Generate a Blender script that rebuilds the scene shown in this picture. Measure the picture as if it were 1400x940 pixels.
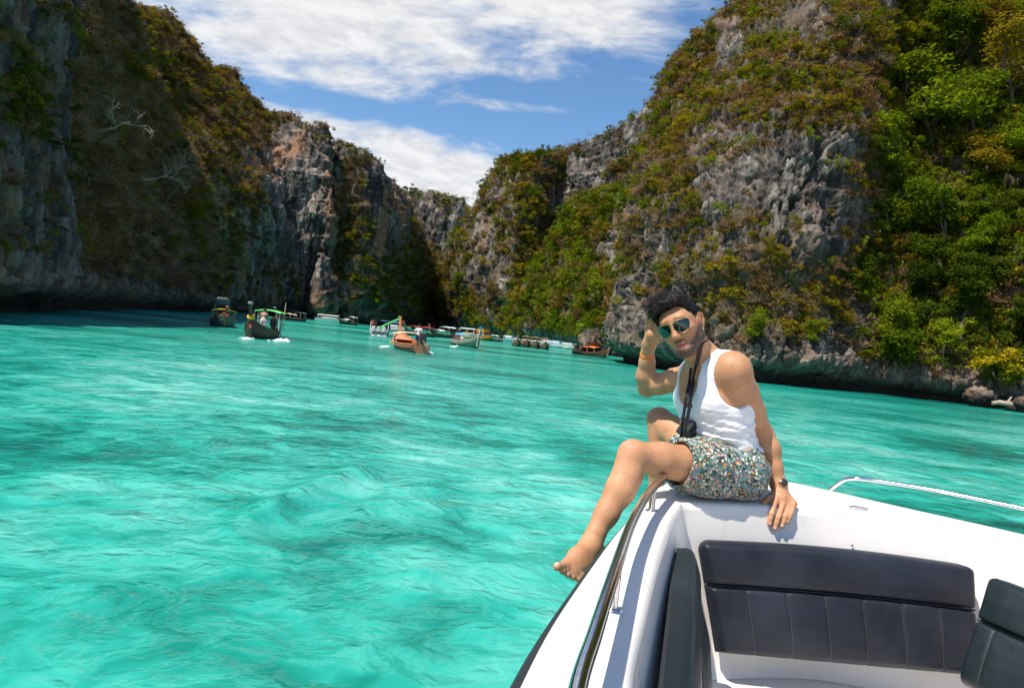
import bpy, bmesh, math, random
import numpy as np
from mathutils import Vector, Matrix

for o in list(bpy.data.objects):
    bpy.data.objects.remove(o)
SC = bpy.context.scene
COL = SC.collection
R = math.radians
random.seed(7)

# ------------------------------------------------------------------ camera
F, CAMH = 933.0, 2.2                      # focal length in pixels of the 1400 px wide photograph, eye height over the water
ROLL, PITCH = R(6.0), math.atan(15 / 933.0)
_c, _s, _cp, _sp = math.cos(ROLL), math.sin(ROLL), math.cos(PITCH), math.sin(PITCH)
cam_data = bpy.data.cameras.new('camera')
cam_data.sensor_width = 36.0
cam_data.lens = 36.0 * F / 1400.0
cam_data.clip_start = 0.02
cam_data.clip_end = 8000.0
cam = bpy.data.objects.new('camera', cam_data)
COL.objects.link(cam)
cam.matrix_world = Matrix(((_c, -_s, 0, 0), (_sp * _s, _sp * _c, -_cp, 0), (_cp * _s, _cp * _c, _sp, CAMH), (0, 0, 0, 1)))
SC.camera = cam

# ------------------------------------------------------------------ sun and sky
SUN = Vector((-0.40, -0.25, 0.88)).normalized()      # direction towards the sun
sun_data = bpy.data.lights.new('sun', 'SUN')
sun_data.energy = 5.0
sun_data.angle = R(0.55)
sun_data.color = (1.0, 0.935, 0.81)
sun = bpy.data.objects.new('sun', sun_data)
COL.objects.link(sun)
sun.rotation_euler = SUN.to_track_quat('Z', 'Y').to_euler()
sun.location = (0, 0, 60)

W = bpy.data.worlds.new('World')
SC.world = W
W.use_nodes = True
wn, wl = W.node_tree.nodes, W.node_tree.links
for n in list(wn):
    wn.remove(n)


class NT:
    """small helper for writing node trees"""
    def __init__(self, tree):
        self.t, self.n, self.l = tree, tree.nodes, tree.links

    def new(self, kind, **kw):
        nd = self.n.new(kind)
        ins = kw.pop('ins', {})
        for k, v in kw.items():
            setattr(nd, k, v)
        for k, v in ins.items():
            self.put(nd.inputs[k], v)
        return nd

    def put(self, sock, v):
        if isinstance(v, bpy.types.NodeSocket):
            self.l.new(v, sock)
        elif v is not None:
            sock.default_value = v

    def math(self, op, a, b=None, c=None, clamp=False):
        nd = self.n.new('ShaderNodeMath')
        nd.operation = op
        nd.use_clamp = clamp
        for i, v in enumerate((a, b, c)):
            if v is not None:
                self.put(nd.inputs[i], v)
        return nd.outputs[0]

    def vmath(self, op, a, b=None):
        nd = self.n.new('ShaderNodeVectorMath')
        nd.operation = op
        for i, v in enumerate((a, b)):
            if v is not None:
                self.put(nd.inputs[i], v)
        return nd.outputs['Value'] if op in ('DOT_PRODUCT', 'LENGTH', 'DISTANCE') else nd.outputs[0]

    def noise(self, vec, scale=1.0, detail=4.0, rough=0.55, dist=0.0, color=False):
        nd = self.n.new('ShaderNodeTexNoise')
        if vec is not None:
            self.l.new(vec, nd.inputs['Vector'])
        nd.inputs['Scale'].default_value = scale
        nd.inputs['Detail'].default_value = detail
        nd.inputs['Roughness'].default_value = rough
        nd.inputs['Distortion'].default_value = dist
        return nd.outputs['Color' if color else 'Fac']

    def voro(self, vec, scale=1.0, feature='F1', rnd=1.0, out='Distance'):
        nd = self.n.new('ShaderNodeTexVoronoi')
        nd.feature = feature
        if vec is not None:
            self.l.new(vec, nd.inputs['Vector'])
        nd.inputs['Scale'].default_value = scale
        nd.inputs['Randomness'].default_value = rnd
        return nd.outputs[out]

    def ramp(self, fac, stops, interp='LINEAR'):
        nd = self.n.new('ShaderNodeValToRGB')
        nd.color_ramp.interpolation = interp
        el = nd.color_ramp.elements
        while len(el) < len(stops):
            el.new(0.5)
        for e, (p, c) in zip(el, stops):
            e.position = p
            e.color = (c[0], c[1], c[2], 1) if len(c) == 3 else c
        self.put(nd.inputs[0], fac)
        return nd.outputs[0]

    def smooth(self, v, a, b):
        nd = self.n.new('ShaderNodeMapRange')
        nd.interpolation_type = 'SMOOTHSTEP'
        self.put(nd.inputs['Value'], v)
        nd.inputs['From Min'].default_value = a
        nd.inputs['From Max'].default_value = b
        return nd.outputs[0]

    def mix(self, fac, a, b, blend='MIX'):
        nd = self.n.new('ShaderNodeMix')
        nd.data_type = 'RGBA'
        nd.blend_type = blend
        self.put(nd.inputs[0], fac)
        for i, v in ((6, a), (7, b)):
            if isinstance(v, tuple) and len(v) == 3:
                v = (*v, 1)
            self.put(nd.inputs[i], v)
        return nd.outputs[2]

    def scale(self, vec, s):
        nd = self.n.new('ShaderNodeMapping')
        self.l.new(vec, nd.inputs['Vector'])
        nd.inputs['Scale'].default_value = s
        return nd.outputs[0]


def ray(px, py):
    """world direction through a pixel of the photograph"""
    x, y = (px - 700) / F, (470 - py) / F
    X, Z = x * _c - y * _s, x * _s + y * _c
    return np.array([X, _cp + _sp * Z, -_sp + _cp * Z])


def atd(px, py, d):
    r = ray(px, py)
    return r * (d / r[1]) + np.array([0, 0, CAMH])


def atz(px, py, z):
    r = ray(px, py)
    return r * ((z - CAMH) / r[2]) + np.array([0, 0, CAMH])


def proj(P):
    P = np.asarray(P, float) - np.array([0, 0, CAMH])
    fwd = _cp * P[..., 1] - _sp * P[..., 2]
    Z = _sp * P[..., 1] + _cp * P[..., 2]
    fwd = np.where(fwd < 0.01, 0.01, fwd)
    x, y = P[..., 0] * _c + Z * _s, -P[..., 0] * _s + Z * _c
    return 700 + F * x / fwd, 470 - F * y / fwd


T = NT(W.node_tree)
SKY_ROT = math.atan2(SUN.x, SUN.y)
sky = T.new('ShaderNodeTexSky', sky_type='NISHITA', sun_disc=False, sun_elevation=math.asin(SUN.z), sun_rotation=SKY_ROT,
            altitude=0.0, air_density=1.0, dust_density=0.25, ozone_density=2.2)
tc = T.new('ShaderNodeTexCoord')
dirv = tc.outputs['Generated']
sep = T.new('ShaderNodeSeparateXYZ', ins={0: dirv})
zc = T.math('ADD', T.math('MAXIMUM', sep.outputs[2], 0.0), 0.20)
plan = T.new('ShaderNodeCombineXYZ', ins={0: T.math('DIVIDE', sep.outputs[0], zc), 1: T.math('DIVIDE', sep.outputs[1], zc), 2: 0.0}).outputs[0]
warp = T.vmath('ADD', plan, T.vmath('MULTIPLY', T.vmath('SUBTRACT', T.noise(plan, 0.9, 2, 0.55, color=True), (0.5, 0.5, 0.5)), (0.7, 0.45, 0)))
n_big = T.noise(warp, 0.55, 2, 0.5)
n_fine = T.noise(T.scale(warp, (1.0, 1.7, 1)), 3.2, 5, 0.62)
n_puff = T.noise(T.scale(warp, (1.0, 1.5, 1)), 10.0, 3, 0.6)


def sky_blob(px, py, rx, ry):
    d = ray(px, py)
    d = d / np.linalg.norm(d)
    az, el = math.atan2(d[0], d[1]), math.asin(d[2])
    a = T.math('ARCTAN2', sep.outputs[0], sep.outputs[1])
    e = T.math('ARCSINE', sep.outputs[2])
    u = T.math('DIVIDE', T.math('SUBTRACT', a, az), rx / F)
    v = T.math('DIVIDE', T.math('SUBTRACT', e, el), ry / F)
    q = T.math('ADD', T.math('MULTIPLY', u, u), T.math('MULTIPLY', v, v))
    return T.math('DIVIDE', 1.0, T.math('ADD', 1.0, T.math('MULTIPLY', q, q)))


cover = T.math('MULTIPLY_ADD', n_big, 0.36, 0.10)
for (px, py, rx, ry, k) in ((540, -5, 330, 100, .38), (330, 40, 170, 75, .12), (840, 0, 130, 50, .12), (500, 180, 130, 24, .22), (610, 245, 100, 44, .42),
                            (700, 146, 110, 8, .26), (830, 110, 110, 9, .12), (800, 150, 210, 70, -.34), (470, 146, 170, 16, -.24), (960, 30, 50, 70, -.12)):
    cover = T.math('MULTIPLY_ADD', sky_blob(px, py, rx, ry), k, cover)
dens = T.math('ADD', cover, T.math('MULTIPLY', T.math('SUBTRACT', n_fine, 0.5), 0.85))
dens = T.math('ADD', dens, T.math('MULTIPLY', T.math('SUBTRACT', n_puff, 0.5), 0.30))
cl_fac = T.smooth(dens, 0.24, 0.66)
cl_fac = T.math('MULTIPLY', cl_fac, T.smooth(sep.outputs[2], 0.0, 0.10))
cl_col = T.mix(T.smooth(n_puff, 0.3, 0.7), (4.9, 4.92, 5.0), (6.3, 6.25, 6.2))
sky_hsv = T.new('ShaderNodeHueSaturation', ins={'Saturation': 1.18, 'Value': 1.04, 'Color': sky.outputs[0]}).outputs[0]
sky_mix = T.mix(T.math('MULTIPLY', cl_fac, 0.94), sky_hsv, cl_col)
bg = T.new('ShaderNodeBackground', ins={'Color': sky_mix, 'Strength': 0.12})
wo = T.new('ShaderNodeOutputWorld', ins={0: bg.outputs[0]})

SC.view_settings.view_transform = 'Standard'
SC.view_settings.look = 'None'
SC.view_settings.exposure = 0.36
SC.view_settings.gamma = 1.0
SC.view_settings.use_curve_mapping = False
SC.render.engine = 'CYCLES'
SC.cycles.max_bounces = 4
SC.cycles.diffuse_bounces = 2
SC.cycles.glossy_bounces = 2
SC.cycles.transmission_bounces = 4
SC.cycles.transparent_max_bounces = 6
SC.cycles.caustics_reflective = False
SC.cycles.caustics_refractive = False
SC.cycles.sample_clamp_indirect = 6.0
SC.cycles.use_denoising = True
SC.cycles.use_adaptive_sampling = True
SC.cycles.adaptive_threshold = 0.03
W.cycles.sampling_method = 'MANUAL'
W.cycles.sample_map_resolution = 256

# ------------------------------------------------------------------ helpers: noise, meshes, objects
_rg = np.random.RandomState(11)
_PERM = np.concatenate([_rg.permutation(256)] * 2)
_GR = _rg.normal(size=(256, 3))
_GR /= np.linalg.norm(_GR, axis=1)[:, None]


def pn(P):
    """gradient noise, about -0.7 .. 0.7"""
    P = np.asarray(P, float)
    i = np.floor(P).astype(int)
    f = P - i
    i &= 255
    u = f * f * f * (f * (f * 6 - 15) + 10)
    out = 0
    for dx in (0, 1):
        wx = u[..., 0] if dx else 1 - u[..., 0]
        for dy in (0, 1):
            wy = u[..., 1] if dy else 1 - u[..., 1]
            for dz in (0, 1):
                wz = u[..., 2] if dz else 1 - u[..., 2]
                h = _PERM[_PERM[_PERM[(i[..., 0] + dx) & 255] + ((i[..., 1] + dy) & 255)] + ((i[..., 2] + dz) & 255)]
                g = _GR[h]
                out = out + wx * wy * wz * (g[..., 0] * (f[..., 0] - dx) + g[..., 1] * (f[..., 1] - dy) + g[..., 2] * (f[..., 2] - dz))
    return out


def fbm(P, octv=4, gain=0.5):
    P = np.asarray(P, float)
    a, out = 1.0, 0
    for k in range(octv):
        out = out + a * pn(P * (2.03 ** k) + 17.3 * k)
        a *= gain
    return out


def worley(P):
    """distance to the nearest and the second nearest feature point, and an id value of the nearest"""
    P = np.asarray(P, float)
    i = np.floor(P).astype(int)
    d1 = np.full(P.shape[:-1], 9.0)
    d2 = d1.copy()
    idv = d1.copy()
    for dx in (-1, 0, 1):
        for dy in (-1, 0, 1):
            for dz in (-1, 0, 1):
                c = i + np.array([dx, dy, dz])
                h = _PERM[_PERM[_PERM[c[..., 0] & 255] + (c[..., 1] & 255)] + (c[..., 2] & 255)]
                q = c + 0.5 + 0.42 * _GR[h]
                d = np.linalg.norm(P - q, axis=-1)
                near = d < d1
                d2 = np.where(near, d1, np.minimum(d2, d))
                idv = np.where(near, h / 255.0, idv)
                d1 = np.where(near, d, d1)
    return d1, d2, idv


def sstep(x, a, b):
    t = np.clip((x - a) / (b - a), 0, 1)
    return t * t * (3 - 2 * t)


def np_mesh(name, V, Q, smooth=True):
    V, Q = np.asarray(V, np.float32), np.asarray(Q, np.int32)
    me = bpy.data.meshes.new(name)
    k = Q.shape[1]
    me.vertices.add(len(V))
    me.vertices.foreach_set('co', V.ravel())
    me.loops.add(Q.size)
    me.loops.foreach_set('vertex_index', Q.ravel())
    me.polygons.add(len(Q))
    me.polygons.foreach_set('loop_start', np.arange(len(Q), dtype=np.int32) * k)
    me.polygons.foreach_set('use_smooth', np.full(len(Q), smooth))
    me.update()
    me.validate()
    return me


def vattr(me, name, vals):
    vals = np.asarray(vals, np.float32)
    a = me.attributes.new(name, 'FLOAT' if vals.ndim == 1 else 'FLOAT_VECTOR', 'POINT')
    a.data.foreach_set('value' if vals.ndim == 1 else 'vector', vals.ravel())


def obj(name, me, mat=None, parent=None):
    o = bpy.data.objects.new(name, me)
    COL.objects.link(o)
    if mat is not None and me is not None:
        if len(me.materials) == 0:
            me.materials.append(mat)
    if parent is not None:
        o.parent = parent
    return o


def tag(o, label=None, cat=None, group=None, kind=None):
    for k, v in (('label', label), ('category', cat), ('group', group), ('kind', kind)):
        if v:
            o[k] = v
    return o


def thing(name, label, cat, loc=(0, 0, 0), rz=0.0, group=None):
    o = bpy.data.objects.new(name, None)
    o.empty_display_size = 0.1
    COL.objects.link(o)
    o.location = loc
    o.rotation_euler = (0, 0, rz)
    return tag(o, label, cat, group)


def copy_tree(o, parent=None):
    c = o.copy()
    COL.objects.link(c)
    c.parent = parent
    for ch in list(o.children):
        copy_tree(ch, c)
    return c


def material(name):
    m = bpy.data.materials.new(name)
    m.use_nodes = True
    for n in list(m.node_tree.nodes):
        m.node_tree.nodes.remove(n)
    t = NT(m.node_tree)
    t.out = t.new('ShaderNodeOutputMaterial')
    return m, t


def principled(t, color, rough=0.6, metal=0.0, bump=None, bump_strength=0.3, bump_dist=0.02, **extra):
    b = t.new('ShaderNodeBsdfPrincipled')
    t.put(b.inputs['Base Color'], (*color, 1) if isinstance(color, tuple) and len(color) == 3 else color)
    t.put(b.inputs['Roughness'], rough)
    t.put(b.inputs['Metallic'], metal)
    for k, v in extra.items():
        t.put(b.inputs[k], v)
    if bump is not None:
        bn = t.new('ShaderNodeBump', ins={'Strength': bump_strength, 'Distance': bump_dist, 'Height': bump})
        t.l.new(bn.outputs[0], b.inputs['Normal'])
    t.l.new(b.outputs[0], t.out.inputs[0])
    return b


_simple = {}


def paint(color, rough=0.5, metal=0.0, var=0.12, scale=6.0, bump=0.0, name=None):
    """a plain painted, plastic or cloth surface with slight uneven tone and wear"""
    key = (color, rough, metal, var, scale, bump)
    if key in _simple:
        return _simple[key]
    m, t = material(name or 'paint')
    g = t.new('ShaderNodeTexCoord').outputs['Object']
    n = t.noise(g, scale, 5, 0.6)
    dark = tuple(c * (1 - var) for c in color)
    lite = tuple(min(1, c * (1 + var)) for c in color)
    principled(t, t.mix(t.smooth(n, 0.3, 0.7), dark, lite), rough, metal, bump=n if bump else None, bump_strength=bump)
    _simple[key] = m
    return m
# ------------------------------------------------------------------ water
def build_water():
    ys = [0.35]
    while ys[-1] < 420:
        ys.append(ys[-1] * 1.0105 + 0.004)
    ys = np.array(ys + [600, 1200, 3000, 7000])
    half = 0.98
    us = np.linspace(-half, half, 520)
    Y = ys[:, None] * np.ones_like(us)[None]
    X = us[None] * (Y + 1.2)
    P = np.stack([X, Y, np.zeros_like(X)], -1)
    fade = 1 / (1 + (Y / 26.0) ** 2)
    q = np.stack([X, Y, X * 0], -1)
    wx = X + 0.55 * pn(q * 0.35 + 5)
    wy = Y + 0.55 * pn(q * 0.35 + 40)
    wq = np.stack([wx, wy, X * 0], -1)

    def sharp(n, k=1.0):
        return (1 - np.sqrt(n * n * 4.8 + 0.012)) * k
    th = R(24)
    u2 = wx * math.cos(th) + wy * math.sin(th)
    v2 = -wx * math.sin(th) + wy * math.cos(th)
    sw = np.stack([u2 * 0.20, v2 * 0.62, X * 0], -1)
    z = 0.085 * pn(sw) + 0.035 * sharp(pn(np.stack([u2 * 0.42, v2 * 1.05, X * 0 + 3], -1)), .8)
    z = z + 0.045 * sharp(pn(wq * np.array([0.85, 1.25, 1]) + 9)) * (0.6 + 0.8 * pn(q * 0.21 + 2))
    z = z + 0.016 * sharp(pn(wq * np.array([1.9, 2.6, 1]) + 19))
    z = z + 0.0065 * pn(wq * np.array([4.8, 6.0, 1]) + 29) * (Y < 14)
    # the low wash that the boat has thrown off: two crests running away to the left
    for (a, b, h, w) in ((atz(300, 735, 0), atz(500, 645, 0), 0.12, 0.22), (atz(560, 815, 0), atz(600, 770, 0), 0.05, 0.16)):
        d = (b - a)[:2]
        L = np.linalg.norm(d)
        d /= L
        rx, ry = X - a[0], Y - a[1]
        s = rx * d[0] + ry * d[1]
        t = -rx * d[1] + ry * d[0] + 0.10 * pn(q * 1.7 + 8)
        env = sstep(s, -0.3, 0.5) * (1 - sstep(s, L - 0.4, L + 0.4))
        z = z + h * env * np.exp(-(t / w) ** 2) * (0.75 + 0.6 * pn(q * 1.1 + 4)) - 0.4 * h * env * np.exp(-((t + 2.2 * w) / w) ** 2)
    P[..., 2] = z * fade
    ny, nx = Y.shape
    idx = np.arange(ny * nx).reshape(ny, nx)
    Q = np.stack([idx[:-1, :-1], idx[:-1, 1:], idx[1:, 1:], idx[1:, :-1]], -1).reshape(-1, 4)
    me = np_mesh('water', P.reshape(-1, 3), Q)

    m, t = material('lagoon_water')
    pos = t.new('ShaderNodeNewGeometry').outputs['Position']
    sp = t.new('ShaderNodeSeparateXYZ', ins={0: pos})
    flat = t.new('ShaderNodeCombineXYZ', ins={0: sp.outputs[0], 1: sp.outputs[1], 2: 0.0}).outputs[0]
    cam_d = sp.outputs[1]
    # sand and reef patches of the bed as they look through wind-rippled water
    wv = t.vmath('ADD', flat, t.vmath('MULTIPLY', t.vmath('SUBTRACT', t.noise(flat, 0.8, 3, 0.5, color=True), (0.5, 0.5, 0.5)), (1.2, 1.0, 0)))
    bed = t.noise(wv, 0.16, 3, 0.55)
    bed2 = t.noise(t.scale(wv, (1.0, 1.25, 1)), 0.9, 4, 0.62, 0.2)
    bed_far = t.noise(t.scale(flat, (0.35, 1.0, 1)), 0.06, 4, 0.55)
    far = t.smooth(cam_d, 12, 60)
    col = t.ramp(t.math('MULTIPLY_ADD', bed, 0.62, t.math('MULTIPLY', bed2, 0.38)),
                 [(0.36, (0.004, 0.10, 0.085)), (0.43, (0.009, 0.22, 0.165)), (0.48, (0.022, 0.345, 0.27)), (0.54, (0.07, 0.43, 0.35)), (0.62, (0.19, 0.55, 0.47))])
    colf = t.ramp(bed_far, [(0.36, (0.003, 0.12, 0.095)), (0.48, (0.010, 0.27, 0.205)), (0.60, (0.045, 0.41, 0.325))])
    col = t.mix(far, col, colf)
    # ripples
    r1 = t.noise(t.scale(wv, (1.0, 1.2, 1)), 1.9, 3, 0.5, 0.0)
    r2 = t.noise(t.scale(flat, (1.0, 1.15, 1)), 8.0, 2, 0.5, 0.0)
    r3 = t.noise(t.scale(flat, (0.75, 1.0, 1)), 0.6, 3, 0.55, 0.2)
    hgt = t.math('ADD', t.math('MULTIPLY', r1, 0.17), t.math('ADD', t.math('MULTIPLY', r2, 0.022), t.math('MULTIPLY', r3, 0.36)))
    bn = t.new('ShaderNodeBump', ins={'Strength': 0.75, 'Distance': 1.0, 'Height': hgt})
    hgt2 = t.math('ADD', t.math('MULTIPLY', r1, 0.085), t.math('MULTIPLY', r3, 0.30))
    bn2 = t.new('ShaderNodeBump', ins={'Strength': 0.8, 'Distance': 1.0, 'Height': hgt2})
    dif = t.new('ShaderNodeBsdfDiffuse', ins={'Color': col, 'Normal': bn2.outputs[0]})
    glo = t.new('ShaderNodeBsdfGlossy', ins={'Color': (1, 1, 1, 1), 'Roughness': 0.10, 'Normal': bn.outputs[0]})
    fr = t.new('ShaderNodeFresnel', ins={'IOR': 1.333, 'Normal': bn.outputs[0]})
    mx = t.new('ShaderNodeMixShader', ins={0: t.math('MINIMUM', t.math('MULTIPLY', fr.outputs[0], 0.9), 0.55), 1: dif.outputs[0], 2: glo.outputs[0]})
    t.l.new(mx.outputs[0], t.out.inputs[0])
    tag(obj('water', me, m), kind='structure')


build_water()


# ------------------------------------------------------------------ foliage
def leaf_mat(name, stops, trans=0.35, rough=0.55, tint=(0.20, 0.24, 0.01)):
    m, t = material(name)
    oi = t.new('ShaderNodeObjectInfo').outputs['Random']
    pos = t.new('ShaderNodeNewGeometry').outputs['Position']
    n2 = t.noise(pos, 3.0, 2, 0.7)
    f = t.math('ADD', t.math('MULTIPLY', oi, 0.55), t.math('MULTIPLY', t.math('SUBTRACT', n2, 0.22), 0.85))
    col = t.ramp(f, stops)
    d = t.new('ShaderNodeBsdfDiffuse', ins={'Color': col})
    tr = t.new('ShaderNodeBsdfTranslucent', ins={'Color': t.mix(0.35, col, tint, 'MIX')})
    mx = t.new('ShaderNodeMixShader', ins={0: trans, 1: d.outputs[0], 2: tr.outputs[0]})
    t.l.new(mx.outputs[0], t.out.inputs[0])
    return m


M_LEAF = {
    'green': leaf_mat('leaf_green', [(0.15, (0.034, 0.062, 0.005)), (0.5, (0.105, 0.150, 0.007)), (0.85, (0.225, 0.250, 0.014))]),
    'dark': leaf_mat('leaf_dark', [(0.15, (0.018, 0.034, 0.005)), (0.5, (0.042, 0.068, 0.007)), (0.9, (0.085, 0.110, 0.010))], 0.25),
    'olive': leaf_mat('leaf_olive', [(0.15, (0.105, 0.068, 0.008)), (0.5, (0.195, 0.145, 0.012)), (0.85, (0.320, 0.245, 0.016))], tint=(0.32, 0.24, 0.015)),
    'brown': leaf_mat('leaf_dry', [(0.15, (0.110, 0.056, 0.025)), (0.5, (0.215, 0.117, 0.050)), (0.85, (0.340, 0.205, 0.085))], 0.12, tint=(0.25, 0.13, 0.05)),
    'bright': leaf_mat('leaf_bright', [(0.15, (0.060, 0.110, 0.005)), (0.5, (0.160, 0.225, 0.008)), (0.85, (0.300, 0.340, 0.014))]),
    'yellow': leaf_mat('leaf_yellow', [(0.15, (0.180, 0.160, 0.008)), (0.5, (0.310, 0.250, 0.010)), (0.85, (0.440, 0.330, 0.014))]),
    'twig': leaf_mat('leaf_twig', [(0.15, (0.18, 0.110, 0.070)), (0.5, (0.33, 0.21, 0.130)), (0.85, (0.48, 0.33, 0.21))], 0.10, tint=(0.3, 0.2, 0.12)),
    'red': leaf_mat('leaf_red', [(0.15, (0.13, 0.030, 0.010)), (0.5, (0.22, 0.06, 0.014)), (0.85, (0.28, 0.12, 0.02))]),
}
M_BARK = paint((0.13, 0.10, 0.075), 0.9, var=0.35, scale=5, name='bark')
M_BARK_PALE = paint((0.34, 0.28, 0.21), 0.9, var=0.25, scale=5, name='pale_bark')
M_TWIG = paint((0.13, 0.095, 0.07), 0.9, var=0.35, scale=3, name='dry_twigs')


def leaf_cloud(rs, centers, radii, n, size, flat=0.6, up=0.5):
    """n leaf-shaped quads spread through clumps; returns verts, quads"""
    k = rs.randint(0, len(centers), n)
    d = rs.normal(size=(n, 3))
    d /= np.linalg.norm(d, axis=1)[:, None]
    r = rs.uniform(0.25, 1.0, n) ** 0.5
    c = centers[k] + d * r[:, None] * radii[k][:, None] * np.array([1, 1, flat])
    nor = d * 0.7 + rs.normal(size=(n, 3)) * 0.6 + np.array([0, 0, up])
    nor /= np.linalg.norm(nor, axis=1)[:, None]
    a = np.cross(nor, rs.normal(size=(n, 3)))
    a /= np.linalg.norm(a, axis=1)[:, None]
    b = np.cross(nor, a)
    s = size * rs.uniform(0.6, 1.35, n)[:, None]
    V = np.stack([c - a * s, c + b * s * 0.45 - nor * s * .1, c + a * s, c - b * s * 0.45 - nor * s * .1], 1).reshape(-1, 3)
    return V, np.arange(n * 4).reshape(-1, 4)


def tubes(paths, sides=5):
    """tapered tubes: each path is a list of (xyz, radius)"""
    V, Q, off = [], [], 0
    for pth in paths:
        pts = np.array([p for p, r in pth], float)
        rad = np.array([r for p, r in pth], float)
        n = len(pts)
        tg = np.gradient(pts, axis=0)
        tg /= np.linalg.norm(tg, axis=1)[:, None] + 1e-9
        ref = np.array([0.31, 0.17, 0.93]) if abs(tg[:, 2]).mean() < 0.8 else np.array([0.93, 0.3, 0.1])
        a = np.cross(tg, ref)
        a /= np.linalg.norm(a, axis=1)[:, None] + 1e-9
        b = np.cross(tg, a)
        th = np.linspace(0, 2 * math.pi, sides, endpoint=False)
        ring = pts[:, None] + rad[:, None, None] * (a[:, None] * np.cos(th)[None, :, None] + b[:, None] * np.sin(th)[None, :, None])
        V.append(ring.reshape(-1, 3))
        for i in range(n - 1):
            for j in range(sides):
                j2 = (j + 1) % sides
                Q.append((off + i * sides + j, off + i * sides + j2, off + (i + 1) * sides + j2, off + (i + 1) * sides + j))
        # end caps (fan of quads folded on the end point)
        for e in (0, n - 1):
            V.append(pts[e][None])
            ce = off + n * sides + (0 if e == 0 else 1)
            for j in range(0, sides):
                j2 = (j + 1) % sides
                Q.append((ce, off + e * sides + j, off + e * sides + j2, ce) if False else (off + e * sides + j, off + e * sides + j2, ce, ce))
        off += n * sides + 2
    return np.concatenate(V), Q


def faces_mesh(name, V, Fc, smooth=True):
    me = bpy.data.meshes.new(name)
    cl = []
    for f in Fc:
        g = []
        for i in f:
            i = int(i)
            if i not in g:
                g.append(i)
        if len(g) > 2:
            cl.append(g)
    me.from_pydata([tuple(map(float, v)) for v in V], [], cl)
    if smooth:
        me.polygons.foreach_set('use_smooth', np.ones(len(me.polygons), bool))
    me.update()
    return me


PROTO = bpy.data.collections.new('shrub_kinds')
KINDS = ['green', 'green', 'dark', 'dark', 'olive', 'olive', 'brown', 'brown', 'bright', 'bright', 'yellow', 'red', 'twig', 'twig']
KIDX = {k: [i for i, q in enumerate(KINDS) if q == k] for k in set(KINDS)}


def make_shrub(i, kind):
    rs = np.random.RandomState(100 + i)
    nc = rs.randint(7, 12)
    cen = rs.normal(size=(nc, 3)) * np.array([0.52, 0.52, 0.30])
    cen[:, 2] += 0.35 - 0.25 * np.linalg.norm(cen[:, :2], axis=1)
    rad = rs.uniform(0.22, 0.44, nc)
    if kind in ('brown', 'twig'):
        paths = []
        for k in range(46 if kind == 'brown' else 95):
            p = np.array([rs.normal() * .2, rs.normal() * .2, -0.1])
            d = np.array([rs.normal(), rs.normal(), rs.uniform(0.2, 1.3)])
            d /= np.linalg.norm(d)
            pts = []
            for s in range(4):
                pts.append((p.copy(), 0.020 * (1 - s / 4) + 0.003))
                d = d + rs.normal(size=3) * 0.35
                d /= np.linalg.norm(d)
                p = p + d * rs.uniform(0.18, 0.34)
            paths.append(pts)
        V, Q = tubes(paths, 3)
        V2, Q2 = leaf_cloud(rs, cen, rad * 1.15, 190 if kind == 'brown' else 110, 0.075 if kind == 'brown' else .055, 0.8, 0.4)
        me = faces_mesh('dry_shrub', np.concatenate([V, V2]), list(Q) + [tuple(q + len(V)) for q in Q2], False)
        me.materials.append(M_LEAF[kind])
    else:
        n, size = (420, 0.085) if kind != 'bright' else (520, 0.075)
        V, Q = leaf_cloud(rs, cen, rad, n, size, 0.75, 0.7)
        me = np_mesh('shrub', V, Q, False)
        me.materials.append(M_LEAF[kind])
    o = bpy.data.objects.new('shrub_kind_%02d' % i, me)
    PROTO.objects.link(o)


for i, k in enumerate(KINDS):
    make_shrub(i, k)

SCATTER = bpy.data.node_groups.new('scatter', 'GeometryNodeTree')
SCATTER.interface.new_socket('Geometry', in_out='INPUT', socket_type='NodeSocketGeometry')
SCATTER.interface.new_socket('Geometry', in_out='OUTPUT', socket_type='NodeSocketGeometry')
_g = NT(SCATTER)
_gi, _go = _g.new('NodeGroupInput'), _g.new('NodeGroupOutput')
_ci = _g.new('GeometryNodeCollectionInfo')
_ci.inputs['Collection'].default_value = PROTO
_ci.inputs['Separate Children'].default_value = True
_ci.inputs['Reset Children'].default_value = True
_iop = _g.new('GeometryNodeInstanceOnPoints')
_iop.inputs['Pick Instance'].default_value = True


def _na(nm, ty):
    nd = _g.new('GeometryNodeInputNamedAttribute', data_type=ty)
    nd.inputs['Name'].default_value = nm
    return nd.outputs['Attribute']


_g.l.new(_gi.outputs[0], _iop.inputs['Points'])
_g.l.new(_ci.outputs[0], _iop.inputs['Instance'])
_g.l.new(_na('idx', 'INT'), _iop.inputs['Instance Index'])
_g.l.new(_na('rot', 'FLOAT_VECTOR'), _iop.inputs['Rotation'])
_g.l.new(_na('scl', 'FLOAT_VECTOR'), _iop.inputs['Scale'])
_g.l.new(_iop.outputs[0], _go.inputs[0])


def scatter(name, label, cat, P, idx, rot, scl):
    me = bpy.data.meshes.new(name)
    me.vertices.add(len(P))
    me.vertices.foreach_set('co', np.asarray(P, np.float32).ravel())
    a = me.attributes.new('idx', 'INT', 'POINT')
    a.data.foreach_set('value', np.asarray(idx, np.int32))
    vattr(me, 'rot', rot)
    vattr(me, 'scl', scl)
    me.update()
    o = obj(name, me)
    md = o.modifiers.new('scatter', 'NODES')
    md.node_group = SCATTER
    return tag(o, label, cat, kind='stuff')


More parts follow.
